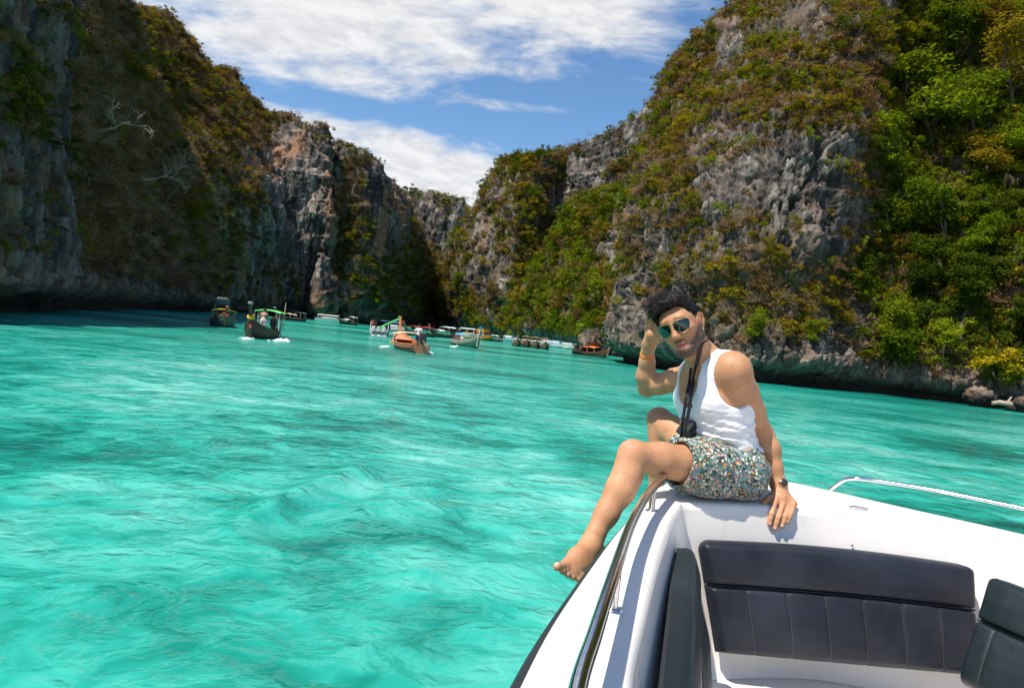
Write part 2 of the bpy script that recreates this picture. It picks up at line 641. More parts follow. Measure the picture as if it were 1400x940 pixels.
# ------------------------------------------------------------------ cliffs
def rock_mat(name, s=1.0, tan=0.5, dark=1.0):
    m, t = material(name)
    pos = t.new('ShaderNodeNewGeometry').outputs['Position']
    z = t.new('ShaderNodeSeparateXYZ', ins={0: pos}).outputs[2]
    veg = t.new('ShaderNodeAttribute', attribute_name='veg').outputs['Fac']
    p = t.scale(pos, (s, s, s))
    streak = t.noise(t.scale(p, (1, 1, 0.12)), 0.9, 6, 0.66, 0.8)
    blotch = t.noise(p, 0.28, 4, 0.6, 0.5)
    grain = t.noise(p, 3.2, 4, 0.7)
    f = t.math('ADD', t.math('MULTIPLY', streak, 0.62), t.math('ADD', t.math('MULTIPLY', blotch, 0.28), t.math('MULTIPLY', grain, 0.16)))
    tone = t.new('ShaderNodeAttribute', attribute_name='tone').outputs['Fac']
    f = t.math('ADD', f, t.math('MULTIPLY', t.math('SUBTRACT', tone, 0.5), 0.16))
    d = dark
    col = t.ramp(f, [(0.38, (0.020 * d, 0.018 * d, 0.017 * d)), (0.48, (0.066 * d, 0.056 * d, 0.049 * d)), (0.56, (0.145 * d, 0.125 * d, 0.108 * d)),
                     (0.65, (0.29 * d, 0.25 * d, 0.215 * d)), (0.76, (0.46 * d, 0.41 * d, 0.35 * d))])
    rust = t.noise(t.scale(p, (1, 1, 0.2)), 0.24, 3, 0.6, 0.6)
    col = t.mix(t.math('MULTIPLY', t.smooth(rust, 0.48, 0.66), tan), col, (0.27 * d, 0.14 * d, 0.075 * d))
    soot = t.noise(t.scale(p, (1, 1, 0.16)), 0.5, 5, 0.65, 0.4)
    col = t.mix(t.math('MULTIPLY', t.smooth(soot, 0.50, 0.60), 0.85), col, (0.016, 0.016, 0.016))
    # soil, moss and dead grass where plants hold
    soil = t.mix(t.smooth(grain, 0.35, 0.65), (0.060, 0.042, 0.020), (0.130, 0.092, 0.040))
    col = t.mix(t.math('MULTIPLY', t.smooth(veg, 0.25, 0.75), 0.85), col, soil)
    # tide band: pale scoured rock over black wet rock
    zz = t.math('ADD', z, t.math('MULTIPLY', t.math('SUBTRACT', blotch, 0.5), 3.0 / s))
    tide = t.math('MULTIPLY', t.smooth(zz, 0.9, 1.6), t.math('SUBTRACT', 1.0, t.smooth(zz, 2.6, 4.0)))
    col = t.mix(t.math('MULTIPLY', tide, 0.65), col, t.mix(t.smooth(streak, 0.4, 0.6), (0.12, 0.088, 0.062), (0.33, 0.25, 0.19)))
    col = t.mix(t.math('SUBTRACT', 1.0, t.smooth(z, 0.5, 1.3)), col, (0.018, 0.015, 0.010))
    hgt = t.math('ADD', t.math('MULTIPLY', t.noise(t.scale(p, (1, 1, 0.35)), 1.6, 5, 0.7), 1.0), t.math('MULTIPLY', t.voro(t.scale(p, (1, 1, 0.45)), 1.4, 'DISTANCE_TO_EDGE'), 0.5))
    principled(t, col, 0.88, bump=hgt, bump_strength=0.9, bump_dist=0.35 / s)
    return m


def spline(A, n):
    """resample the first axis of A with a Catmull-Rom spline"""
    k = A.shape[0]
    t = np.linspace(0, k - 1, n)
    i = np.clip(t.astype(int), 0, k - 2)
    f = (t - i).reshape((-1,) + (1,) * (A.ndim - 1))
    p1, p2 = A[i], A[i + 1]
    p0 = np.where((i > 0).reshape(f.shape), A[np.maximum(i - 1, 0)], 2 * p1 - p2)
    p3 = np.where((i < k - 2).reshape(f.shape), A[np.minimum(i + 2, k - 1)], 2 * p2 - p1)
    m1, m2 = (p2 - p0) * 0.4, (p3 - p1) * 0.4
    return (2 * f ** 3 - 3 * f ** 2 + 1) * p1 + (f ** 3 - 2 * f ** 2 + f) * m1 + (-2 * f ** 3 + 3 * f ** 2) * p2 + (f ** 3 - f ** 2) * m2


SURF = {}


def cliff(name, cols, step, amp, s, mat, veg_fn, wrap_l=0, wrap_r=0, back=25.0, seed=0, undercut=0.0, bottom=-1.5, flute=1.0, block=1.0, label=None):
    """a rock face from columns of (pixel x, pixel y, distance) points, water line first; it folds back into a plateau on top and round its ends"""
    cols = [[atd(*p) for p in c] for c in cols]
    A = np.array(cols)
    A[:, 0, 2] = bottom
    if wrap_l:
        k0 = (1 + wrap_l / A[0][:, 1])[:, None]
        c0 = A[0] * np.concatenate([k0, k0, np.ones_like(k0)], 1) + np.array([wrap_l * 0.22, 0, 0])
        A = np.concatenate([c0[None], A])
    if wrap_r:
        k1 = (1 + wrap_r / A[-1][:, 1])[:, None]
        c1 = A[-1] * np.concatenate([k1, k1, np.ones_like(k1)], 1) - np.array([wrap_r * 0.22, 0, 0])
        A = np.concatenate([A, c1[None]])
    top = A[:, -1]
    def away(m, dz):
        k = (1 + m / top[:, 1])[:, None]
        return top * np.concatenate([k, k, np.ones_like(k)], 1) + np.array([0, 0, dz])
    b1, b2, b3 = away(back * 0.30, -back * 0.05), away(back, -back * 0.35), away(back * 1.6, -back)
    A = np.concatenate([A, b1[:, None], b2[:, None], b3[:, None]], 1)
    px, py = proj(A)
    lu = np.hypot(np.diff(px, axis=0), np.diff(py, axis=0)).max(1).sum()
    lv = np.hypot(np.diff(px, axis=1), np.diff(py, axis=1)).max(0).sum()
    nu, nv = int(min(640, max(24, lu / step))), int(min(640, max(24, lv / step)))
    P = spline(A, nu)
    P = np.swapaxes(spline(np.swapaxes(P, 0, 1), nv), 0, 1)

    def normals(P):
        du, dv = np.gradient(P, axis=0), np.gradient(P, axis=1)
        n = np.cross(du, dv)
        return n / (np.linalg.norm(n, axis=-1, keepdims=True) + 1e-9)
    n = normals(P)
    q = P * s + seed * 13.7
    big = fbm(q * 0.10, 3)
    fl = fbm(q * np.array([0.55, 0.55, 0.085]), 4, 0.55)
    ridg = 0.5 - np.abs(fbm(q * np.array([0.30, 0.30, 0.07]) + 31, 3))
    zz = q[..., 2] * 0.42 + 1.4 * pn(q * 0.16 + 7)
    saw = zz - np.floor(zz)
    led = (saw ** 2.2 - 0.3) * (0.45 + 0.9 * pn(q * np.array([0.25, 0.25, 0.2]) + 3))
    d1, d2, idv = worley(q * np.array([0.52, 0.52, 0.20]) + 0.5 * pn(q * 0.7)[..., None])
    crack = -0.60 * np.exp(-((d2 - d1) / 0.045) ** 2) + (idv - 0.5) * 0.95
    f1, f2, idf = worley(q * np.array([1.6, 1.6, 0.55]) + 11)
    fine = fbm(q * np.array([1.7, 1.7, 0.8]) + 3, 3) * 0.30 - 0.30 * np.exp(-((f2 - f1) / 0.06) ** 2) + (idf - 0.5) * 0.42
    disp = amp * (2.2 * big + flute * (0.8 * fl + 1.1 * ridg) + 1.1 * led + block * crack + fine)
    disp = disp - disp.mean()
    low = 1 - sstep(P[..., 2], 0.4 / s, 2.6 / s)
    disp = disp * (1 - 0.6 * low) - undercut * low ** 1.5
    nh = n.copy()
    nh[..., 2] *= 1 - low
    P = P + nh * disp[..., None]
    P[:, 0, 2] = bottom
    n = normals(P)
    n[n[..., 1] > 0.75] *= -1 if False else 1
    px, py = proj(P)
    vn = fbm(P * s * 0.22 + seed, 4)
    dens, weights, size = veg_fn(px, py, n, P, vn)
    idx = np.arange(nu * nv).reshape(nu, nv)
    Q = np.stack([idx[:-1, :-1], idx[1:, :-1], idx[1:, 1:], idx[:-1, 1:]], -1).reshape(-1, 4)
    me = np_mesh(name, P.reshape(-1, 3), Q)
    vattr(me, 'veg', np.clip(dens, 0, 1).ravel())
    vattr(me, 'tone', (0.6 * idv + 0.4 * idf).ravel())
    o = tag(obj(name, me, mat), label, kind='structure')
    SURF[name] = (P, n, px, py)
    # scatter plants
    du, dv = np.gradient(P, axis=0), np.gradient(P, axis=1)
    area = np.linalg.norm(np.cross(du, dv), axis=-1)
    rs = np.random.RandomState(seed + 5)
    size = size * np.ones_like(area)
    lam = np.clip(dens, 0, 1.2) ** 1.5 * area / (size ** 2 * 0.55)
    lam = np.where(area > 40 * np.median(area), 0, lam)
    lam = np.where((px > -60) & (px < 1470) & (py > -60) & (P[..., 2] > 2.0), lam, lam * 0.05)
    cnt = rs.poisson(np.minimum(lam, 6))
    ii = np.repeat(np.arange(nu * nv), cnt.ravel())
    if len(ii) > 16000:
        ii = rs.choice(ii, 16000, replace=False)
    N = len(ii)
    if N:
        pp = P.reshape(-1, 3)[ii]
        nn = n.reshape(-1, 3)[ii]
        cell = np.sqrt(area.ravel()[ii])[:, None]
        sz = size.ravel()[ii] * np.clip(rs.lognormal(-0.10, 0.44, N), .45, 1.7)
        pp = pp + rs.normal(size=(N, 3)) * np.minimum(cell, sz[:, None] * 0.6) * 0.35 + nn * sz[:, None] * 0.18
        wts = np.stack([np.broadcast_to(w, area.shape).ravel()[ii] for w in weights.values()], 1)
        wts = np.clip(wts, 0, None) + 1e-6
        cum = np.cumsum(wts, 1) / wts.sum(1, keepdims=True)
        pick = (rs.rand(N, 1) > cum).sum(1)
        keys = list(weights)
        kid = np.array([KIDX[keys[k]][rs.randint(len(KIDX[keys[k]]))] for k in pick])
        rot = np.stack([rs.normal(size=N) * 0.2, rs.normal(size=N) * 0.2, rs.uniform(0, 6.28, N)], 1)
        scl = np.stack([sz * rs.uniform(0.85, 1.25, N), sz * rs.uniform(0.85, 1.25, N), sz * rs.uniform(0.7, 1.2, N)], 1)
        scatter(name.replace('cliff', 'shrubs') if 'cliff' in name else name + '_shrubs', (label or '') and label.replace('limestone cliff', 'shrubs and dry scrub on the cliff'), 'shrubs', pp, kid, rot, scl)
    return o


def ell(px, py, cx, cy, rx, ry, soft=0.35, rot=0.0):
    c, s_ = math.cos(rot), math.sin(rot)
    u, v = ((px - cx) * c + (py - cy) * s_) / rx, (-(px - cx) * s_ + (py - cy) * c) / ry
    return 1 - sstep(np.hypot(u, v), 1 - soft, 1 + soft)


def veg_right(px, py, n, P, vn):
    up = sstep(n[..., 2], -0.05, 0.55)
    d = 0.36 + 0.52 * up + 0.80 * vn
    trees = sstep(px + 0.10 * (py - 300), 1165, 1235)
    d = d + trees * 0.55
    for (cx, cy, rx, ry, k) in ((1015, 225, 80, 75, .50), (1110, 265, 62, 80, .62), (985, 330, 45, 40, .25), (1000, 75, 22, 60, .6), (1115, 70, 22, 70, .5), (1050, 440, 170, 60, .15), (905, 380, 40, 130, .2),
                                (880, 470, 70, 60, .55), (1110, 505, 90, 35, .6), (1000, 500, 120, 30, .5), (860, 420, 30, 60, .35)):
        d = d - k * ell(px, py, cx, cy, rx, ry)
    d = d + 0.35 * ell(px, py, 1060, 120, 120, 60) + 0.25 * ell(px, py, 920, 200, 60, 110) + 0.25 * ell(px, py, 1040, 400, 120, 60)
    d = d * sstep(P[..., 2], 2.2, 4.0)
    red = 0.5 * ell(px, py, 1385, 318, 30, 20)
    w = {'green': 0.30 + trees * 0.9, 'dark': 0.08 + trees * 0.55, 'olive': 0.75 - 0.45 * trees, 'brown': 0.62 - 0.45 * trees + 0.5 * vn, 'twig': 0.22 - 0.15 * trees, 'bright': 0.10 + trees * 0.35 + 0.4 * np.clip(vn, 0, 1), 'yellow': 0.08 + 0.0 * px, 'red': red + 0 * px}
    return d, w, 0.86 + 0.30 * trees


def veg_mid(px, py, n, P, vn):           # cliffs at the back right
    up = sstep(n[..., 2], -0.05, 0.45)
    d = -0.02 + 0.62 * up + 0.75 * vn
    d = d + 0.5 * ell(px, py, 715, 222, 60, 22) + 0.45 * ell(px, py, 720, 330, 25, 110) + 0.3 * ell(px, py, 640, 400, 40, 60)
    d = d - 0.5 * ell(px, py, 850, 215, 60, 70) - 0.4 * ell(px, py, 765, 255, 25, 50) - 0.35 * ell(px, py, 690, 420, 16, 50) - 0.3 * ell(px, py, 655, 360, 16, 50)
    w = {'green': 0.45 + 0 * px, 'dark': 0.45 + 0 * px, 'olive': 0.75 + 0 * px, 'brown': 0.55 + 0 * px, 'bright': 0.12 + 0 * px}
    return d * sstep(P[..., 2], 2, 6), w, 2.3


def veg_ridge(px, py, n, P, vn):         # low green ridges
    d = 0.72 + 0.7 * vn
    d = d - 0.6 * ell(px, py, 845, 330, 14, 60)
    w = {'green': 0.75 + 0.6 * vn, 'dark': 0.22 + 0 * px, 'olive': 0.65 - 0.3 * vn, 'brown': 0.45 - 0.8 * vn, 'bright': 0.40 + 0.8 * vn}
    return d * sstep(P[..., 2], 2, 5), w, 1.9


def veg_far(px, py, n, P, vn):
    d = -0.15 + 0.6 * sstep(n[..., 2], 0.1, 0.6) + 0.6 * vn + 0.5 * sstep(py, 320, 390)
    w = {'dark': 0.8 + 0 * px, 'green': 0.4 + 0 * px, 'olive': 0.3 + 0 * px, 'brown': 0.2 + 0 * px}
    return d, w, 3.0


def veg_left_far(px, py, n, P, vn):      # the tall wall with its grassy crown, and the buttress beside it
    up = sstep(n[..., 2], 0.0, 0.5)
    line = 250 - 0.75 * (px - 290)
    crown = 1 - sstep(py, line - 50, line + 15)
    d = -0.05 + 0.42 * up + 0.5 * vn + 0.80 * crown
    d = d + 0.25 * ell(px, py, 335, 275, 35, 50) + 0.55 * ell(px, py, 480, 300, 22, 90) + 0.5 * ell(px, py, 550, 400, 60, 70) + 0.3 * ell(px, py, 395, 390, 30, 40) + 0.35 * ell(px, py, 300, 340, 30, 60)
    d = d - 0.5 * ell(px, py, 415, 290, 45, 110) - 0.4 * ell(px, py, 440, 400, 18, 50) - 0.4 * ell(px, py, 525, 270, 26, 60) - 0.7 * ell(px, py, 290, 58, 16, 30) - 0.4 * ell(px, py, 378, 118, 12, 28)
    br = 0.9 * crown + 0.5 * ell(px, py, 310, 250, 60, 120)
    w = {'green': 0.25 + 0 * px, 'dark': 0.50 - 0.2 * crown, 'olive': 0.35 + 0.7 * crown, 'brown': 0.45 + br, 'twig': 0.3 + 0.4 * br, 'bright': 0.05 + 0 * px}
    return d * sstep(P[..., 2], 2, 6), w, 1.35


def veg_left(px, py, n, P, vn):          # brown wooded slope
    d = 0.80 + 0.5 * vn - 0.7 * sstep(py - 0.25 * (px - 100), 330, 400)
    w = {'brown': 1.6 + 0 * px, 'twig': 1.6 + 0 * px, 'olive': 0.30 + 0.5 * vn, 'green': 0.06 + 0.5 * ell(px, py, 215, 80, 40, 120) + 0.3 * ell(px, py, 270, 290, 30, 60), 'dark': 0.06 + 0 * px}
    return d * sstep(P[..., 2], 1.5, 5), w, 0.9


def veg_near_left(px, py, n, P, vn):
    d = -0.12 + 0.4 * sstep(n[..., 2], 0.0, 0.5) + 0.6 * vn + 0.7 * ell(px, py, 30, 130, 34, 60) + 0.5 * ell(px, py, 10, 60, 20, 20)
    w = {'green': 0.7 + 0 * px, 'dark': 0.5 + 0 * px, 'brown': 0.8 + 0 * px, 'olive': 0.2 + 0 * px}
    return d * sstep(P[..., 2], 2, 4), w, 0.55


ROCK_NEAR = rock_mat('limestone', 1.0, 0.45, 0.82)
ROCK_MID = rock_mat('limestone_far', 0.40, 0.6, 1.0)
ROCK_LEFT = rock_mat('limestone_streaked', 0.42, 1.0, 1.15)
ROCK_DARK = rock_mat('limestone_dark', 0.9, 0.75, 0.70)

cliff('right_cliff', [
    [(835, 493, 88), (829, 476, 86), (846, 385, 88), (865, 303, 92), (901.6, 150, 102), (951, 70, 110), (1009, 0, 120), (1064, -60, 126)],
    [(885, 500, 76), (876, 480, 74), (885, 400, 77), (904.6, 310, 81), (936.8, 180, 90), (977.2, 85, 98), (1029.2, 0, 108), (1079.2, -60, 115)],
    [(940, 508, 69), (932, 492, 66.5), (938, 420, 69), (948, 325, 72), (975.6, 200, 79), (1012, 95, 88), (1057, 0, 98), (1097, -60, 105)],
    [(1035, 522, 65), (1034, 505, 62.5), (1040, 440, 64.5), (1050, 340, 66.5), (1065, 220, 70), (1090, 110, 77), (1130, 0, 86), (1160, -60, 94)],
    [(1110, 529, 66.6), (1114, 512, 64), (1125, 440, 65.5), (1140, 340, 67.5), (1152, 220, 70), (1172, 110, 77), (1205, 0, 86), (1230, -60, 94)],
    [(1191, 537, 67.7), (1193, 521, 66), (1200, 445, 70.5), (1210, 345, 76), (1225, 225, 83), (1240, 110, 89), (1268, 0, 96), (1290, -60, 102)],
    [(1287, 549, 64), (1290, 535, 63.5), (1295, 450, 68), (1303, 350, 74), (1312, 225, 81), (1325, 110, 87), (1345, 0, 94), (1360, -60, 100)],
    [(1381, 560.6, 60.5), (1383, 548, 60.5), (1388, 460, 65), (1395, 350, 70), (1405, 225, 76), (1415, 110, 83), (1430, 0, 90), (1440, -60, 96)],
    [(1530, 580, 55), (1532, 562, 55), (1535, 470, 59), (1540, 350, 64), (1548, 225, 70), (1555, 110, 76), (1570, 0, 83), (1580, -60, 90)],
], 1.7, 0.85, 1.0, ROCK_NEAR, veg_right, wrap_l=30, back=30, seed=1, undercut=2.2, label='lit limestone cliff rising on the right')

cliff('back_right_cliff', [
    [(612, 450, 290), (610, 432, 288), (613, 380, 290), (624, 322, 296), (643.6, 292, 302), (659.8, 271, 306), (668, 246, 310)],
    [(650, 456, 268), (649, 436, 266), (654, 390, 267), (664, 330, 273), (675.6, 286, 281), (682.8, 257, 289), (694, 227, 300)],
    [(692, 461, 252), (692, 440, 250), (700, 390, 251), (708, 330, 257), (716.6, 284, 265), (724.8, 250, 275), (739, 217, 288)],
    [(735, 466, 278), (736, 445, 278), (744, 390, 282), (750, 330, 287), (757.6, 284, 292), (764.8, 250, 296), (776, 212, 300)],
    [(775, 472, 276), (775, 450, 276), (780, 390, 278), (783, 330, 280), (785.6, 284, 282), (787.8, 247, 284), (792, 206, 287)],
    [(830, 478, 262), (830, 456, 262), (833, 390, 263), (834, 330, 265), (835.6, 284, 267), (837.8, 232, 269), (841, 173, 272)],
    [(880, 485, 250), (880, 460, 250), (884, 390, 250), (886, 330, 252), (889.6, 284, 254), (891.8, 222, 257), (894, 148, 262)],
    [(950, 495, 240), (950, 465, 240), (955, 390, 240), (957, 330, 242), (959.6, 284, 244), (962.8, 207, 248), (966, 120, 252)],
], 2.0, 1.7, 0.36, ROCK_MID, veg_mid, wrap_l=60, back=50, seed=2, undercut=2.0, label='grey limestone cliff at the back right')

cliff('green_ridge_cliff', [
    [(688, 463, 226), (688, 458, 225), (689, 452, 225), (690, 446, 226), (691, 440, 228)],
    [(705, 465, 214), (706, 455, 213), (708, 440, 215), (710, 422, 218), (712, 402, 222)],
    [(735, 469, 198), (736, 450, 197), (739, 420, 199), (742, 385, 203), (745, 350, 210)],
    [(762, 473, 180), (763, 450, 180), (766, 400, 184), (769, 350, 190), (772, 298, 198)],
    [(800, 482, 140), (801, 455, 142), (804, 400, 150), (808, 335, 162), (812, 270, 178)],
    [(835, 487, 118), (836, 460, 120), (840, 400, 130), (846, 330, 146), (852, 238, 164)],
    [(880, 492, 112), (882, 465, 114), (890, 400, 124), (898, 320, 140), (905, 190, 158)],
], 2.0, 1.4, 0.5, ROCK_MID, veg_ridge, wrap_l=20, back=35, seed=3, undercut=1.0, flute=0.7, label='green wooded ridge below the limestone cliff')

cliff('gap_cliff', [
    [(500, 441, 430), (505, 380, 440), (515, 300, 450), (520, 250, 455)],
    [(548, 446, 425), (550, 380, 432), (553, 310, 442), (556, 262, 450)],
    [(578, 448, 425), (580, 385, 432), (583, 320, 440), (585, 266, 448)],
    [(600, 450, 425), (602, 390, 432), (606, 325, 440), (609, 268, 448)],
    [(622, 452, 425), (624, 395, 432), (628, 330, 440), (631, 272, 448)],
    [(650, 455, 440), (650, 400, 445), (645, 340, 455), (640, 300, 465)],
], 2.0, 2.6, 0.26, ROCK_MID, veg_far, back=60, seed=4, label='far limestone cliff closing the gap')

cliff('left_wall_cliff', [
    [(150, 424, 118), (150, 400, 116), (165, 300, 122), (180, 200, 132), (188, 100, 145), (190, 20, 160)],
    [(225, 424, 128), (225, 402, 126), (225, 300, 130), (213, 202.8, 138), (200, 105.6, 152), (193, 16, 170)],
    [(262, 425, 142), (264, 405, 140), (264, 310, 142), (251.4, 214.6, 150), (232.6, 119.8, 165), (216, 26, 182)],
    [(295, 425, 158), (297, 408, 156), (300, 320, 156), (287.4, 234.6, 162), (269.6, 149.8, 178), (252, 52, 195)],
    [(330, 428, 178), (332, 410, 176), (334, 330, 175), (321.4, 254.6, 178), (302.6, 174.8, 190), (280, 91, 205)],
    [(368, 430, 194), (370, 412, 192), (372, 335, 190), (359.4, 264.6, 191), (341.6, 189.8, 200), (323, 102, 214)],
    [(400, 432, 205), (402, 414, 203), (404, 340, 201), (391.4, 274.6, 202), (371.6, 214.8, 207), (349, 148, 222)],
    [(428, 435, 210), (429, 418, 208), (431, 350, 206), (431, 285, 206), (427, 230, 209), (416, 170, 220)],
    [(452, 437, 212), (453, 420, 210), (455, 360, 208), (456, 300, 208), (452, 245, 210), (444, 193, 216)],
], 2.0, 1.3, 0.5, ROCK_LEFT, veg_left_far, wrap_r=45, back=50, seed=5, undercut=2.0, flute=1.3, label='tall streaked limestone cliff in shade on the left')

cliff('left_buttress_cliff', [
    [(418, 434, 203), (420, 418, 201), (425, 390, 202), (432, 365, 204), (437, 345, 206)],
    [(430, 435, 198), (431, 418, 196), (434, 390, 197), (438, 368, 199), (441, 348, 202)],
    [(446, 437, 200), (447, 420, 198), (449, 395, 200), (450, 372, 203), (451, 355, 206)],
    [(460, 438, 206), (461, 422, 205), (461, 400, 207), (460, 385, 209), (460, 372, 212)],
], 2.0, 1.0, 0.6, ROCK_LEFT, veg_left_far, wrap_l=15, wrap_r=15, back=10, seed=9, undercut=1.0, label='small grey limestone cliff spur in front of the tall wall')

cliff('left_point_cliff', [
    [(436, 436, 222), (438, 418, 220), (443, 350, 220), (446, 280, 222), (447, 235, 225), (446, 200, 230)],
    [(468, 440, 212), (470, 422, 210), (473, 350, 211), (474, 285, 213), (472, 240, 217), (468, 200, 222)],
    [(500, 443, 214), (502, 425, 212), (504, 355, 213), (506, 290, 215), (505, 250, 219), (500, 211, 226)],
    [(525, 446, 226), (527, 428, 224), (530, 360, 226), (531, 300, 229), (529, 262, 233), (523, 229, 240)],
    [(548, 448, 248), (550, 432, 247), (553, 375, 250), (555, 325, 254), (554, 295, 258), (550, 262, 264)],
    [(572, 449, 285), (574, 436, 285), (577, 395, 290), (579, 360, 294), (578, 340, 298), (574, 318, 304)],
    [(600, 450, 330), (602, 440, 330), (605, 415, 335), (607, 400, 338), (607, 390, 342), (604, 378, 346)],
    [(614, 451, 345), (614, 443, 345), (615, 425, 350), (616, 415, 352), (616, 408, 355), (615, 400, 360)],
], 2.0, 1.5, 0.42, ROCK_LEFT, veg_left_far, wrap_l=30, wrap_r=40, back=40, seed=6, undercut=2.0, flute=1.2, label='dark limestone cliff point beside the gap')

cliff('left_slope_cliff', [
    [(-10, 431, 52), (-12, 410, 51), (0, 300, 54), (20, 200, 57), (30, 100, 60), (35, 0, 63), (40, -50, 66)],
    [(92, 428, 57), (88, 408, 55), (92, 300, 58), (98, 200, 62), (100, 100, 66), (105, 0, 70), (110, -50, 73)],
    [(150, 426, 74), (148, 408, 71), (150, 300, 75), (148, 200, 79), (136, 100, 83), (126, 0, 87), (122, -50, 89)],
    [(228, 424, 104), (226, 409, 101), (222, 310, 104), (206, 220, 107), (176, 120, 107), (150, 30, 106), (140, -45, 105)],
    [(298, 425, 150), (300, 411, 147), (290, 315, 142), (250, 200, 133), (212, 132, 127), (184, 50, 121), (164, -20, 117)],
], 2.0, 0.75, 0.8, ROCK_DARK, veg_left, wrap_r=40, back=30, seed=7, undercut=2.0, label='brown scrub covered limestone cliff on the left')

cliff('near_left_cliff', [
    [(-230, 462, 27), (-230, 415, 24.5), (-215, 250, 27), (-205, 100, 29), (-195, -14, 31)],
    [(-60, 435, 37), (-60, 406, 33.5), (-50, 270, 36), (-45, 130, 38), (-40, -12, 40)],
    [(0, 431, 42), (0, 403, 38.5), (5, 280, 40.5), (8, 150, 42), (12, -12, 44)],
    [(60, 429, 51), (58, 405, 47), (62, 280, 48.5), (64, 150, 50), (70, -12, 52)],
    [(104, 428, 58), (100, 407, 54), (98, 290, 55), (94, 150, 56.5), (98, -12, 58)],
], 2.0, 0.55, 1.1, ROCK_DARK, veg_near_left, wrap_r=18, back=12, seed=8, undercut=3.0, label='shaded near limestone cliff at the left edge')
# ------------------------------------------------------------------ the speedboat in front
def gel_mat():
    m, t = material('white_gelcoat')
    g = t.new('ShaderNodeTexCoord').outputs['Object']
    n = t.noise(g, 2.2, 6, 0.65)
    n2 = t.noise(t.scale(g, (1, 1, 0.3)), 14.0, 5, 0.6)
    col = t.mix(t.smooth(n, 0.35, 0.75), (0.84, 0.79, 0.75), (0.78, 0.728, 0.685))
    col = t.mix(t.math('MULTIPLY', t.smooth(n2, 0.60, 0.78), 0.30), col, (0.62, 0.58, 0.53))
    rough = t.math('MULTIPLY_ADD', n2, 0.22, 0.20)
    principled(t, col, rough, bump=t.noise(g, 5.0, 3, 0.5), bump_strength=0.06, bump_dist=0.02)
    return m


def vinyl_mat(name, color):
    m, t = material(name)
    g = t.new('ShaderNodeTexCoord').outputs['Object']
    n = t.noise(g, 3.0, 5, 0.65)
    grain = t.voro(g, 420.0)
    wr = t.noise(t.scale(g, (1, 1, 1)), 26.0, 4, 0.6, 1.5)
    col = t.mix(t.smooth(n, 0.35, 0.72), color, tuple(c * 1.7 + 0.006 for c in color))
    hgt = t.math('ADD', t.math('MULTIPLY', grain, 0.12), t.math('MULTIPLY', wr, 0.9))
    principled(t, col, t.math('MULTIPLY_ADD', n, 0.25, 0.34), bump=hgt, bump_strength=0.22, bump_dist=0.004, **{'Specular IOR Level': 0.32})
    return m


def steel_mat():
    m, t = material('polished_steel')
    g = t.new('ShaderNodeTexCoord').outputs['Object']
    n = t.noise(g, 30.0, 4, 0.6)
    principled(t, t.mix(t.smooth(n, 0.45, 0.75), (0.74, 0.74, 0.75), (0.58, 0.57, 0.56)), t.math('MULTIPLY_ADD', n, 0.14, 0.07), 1.0)
    return m


M_GEL, M_STEEL = gel_mat(), steel_mat()
M_VINYL = vinyl_mat('navy_vinyl', (0.009, 0.011, 0.018))
M_VINYL_G = vinyl_mat('green_black_vinyl', (0.007, 0.014, 0.016))
M_RUBBER = paint((0.02, 0.022, 0.026), 0.5, name='rubber')
M_THREAD = paint((0.17, 0.16, 0.15), 0.8, name='thread')
DECK = 1.65
OUT = [(-.30, -1.6), (-.24, -.6), (-.12, .3), (.06, 1.06), (.15, 1.39), (.33, 1.93), (.49, 2.36), (.63, 2.71), (.80, 2.98), (1.00, 3.15), (1.21, 3.22), (1.36, 3.18),
       (1.52, 3.04), (1.69, 2.85), (1.90, 2.66), (2.12, 2.46), (2.42, 2.10), (2.75, 1.30), (2.92, 0.0), (2.98, -1.6)]
INN = [(-.05, -1.6), (.0, -.6), (.10, .3), (.25, 1.10), (.33, 1.40), (.45, 1.81), (.575, 2.20), (.655, 2.41), (.70, 2.485), (.96, 2.565), (1.20, 2.605), (1.40, 2.585),
       (1.62, 2.545), (1.78, 2.52), (1.85, 2.47), (1.93, 2.30), (2.15, 1.90), (2.50, 1.20), (2.65, 0.0), (2.70, -1.6)]


def loop_normals(P):
    t = np.gradient(P, axis=0)
    n = np.stack([t[:, 1], -t[:, 0]], 1)
    return n / np.linalg.norm(n, axis=1)[:, None]        # points to the right of travel: inboard


def loft(name, rows, mat, parent, closed=False):
    A = np.array(rows)
    nr, nc = A.shape[:2]
    idx = np.arange(nr * nc).reshape(nr, nc)
    Q = np.stack([idx[:-1, :-1], idx[:-1, 1:], idx[1:, 1:], idx[1:, :-1]], -1).reshape(-1, 4)
    me = np_mesh(name, A.reshape(-1, 3), Q)
    return obj(name, me, mat, parent)


def tube_obj(name, pts, r, mat, parent, sides=28, n=None, cap_r=None):
    P = spline(np.array(pts, float), n or (len(pts) * 10))
    V, Q = tubes([[(p, r) for p in P]], sides)
    return obj(name, faces_mesh(name, V, Q), mat, parent)


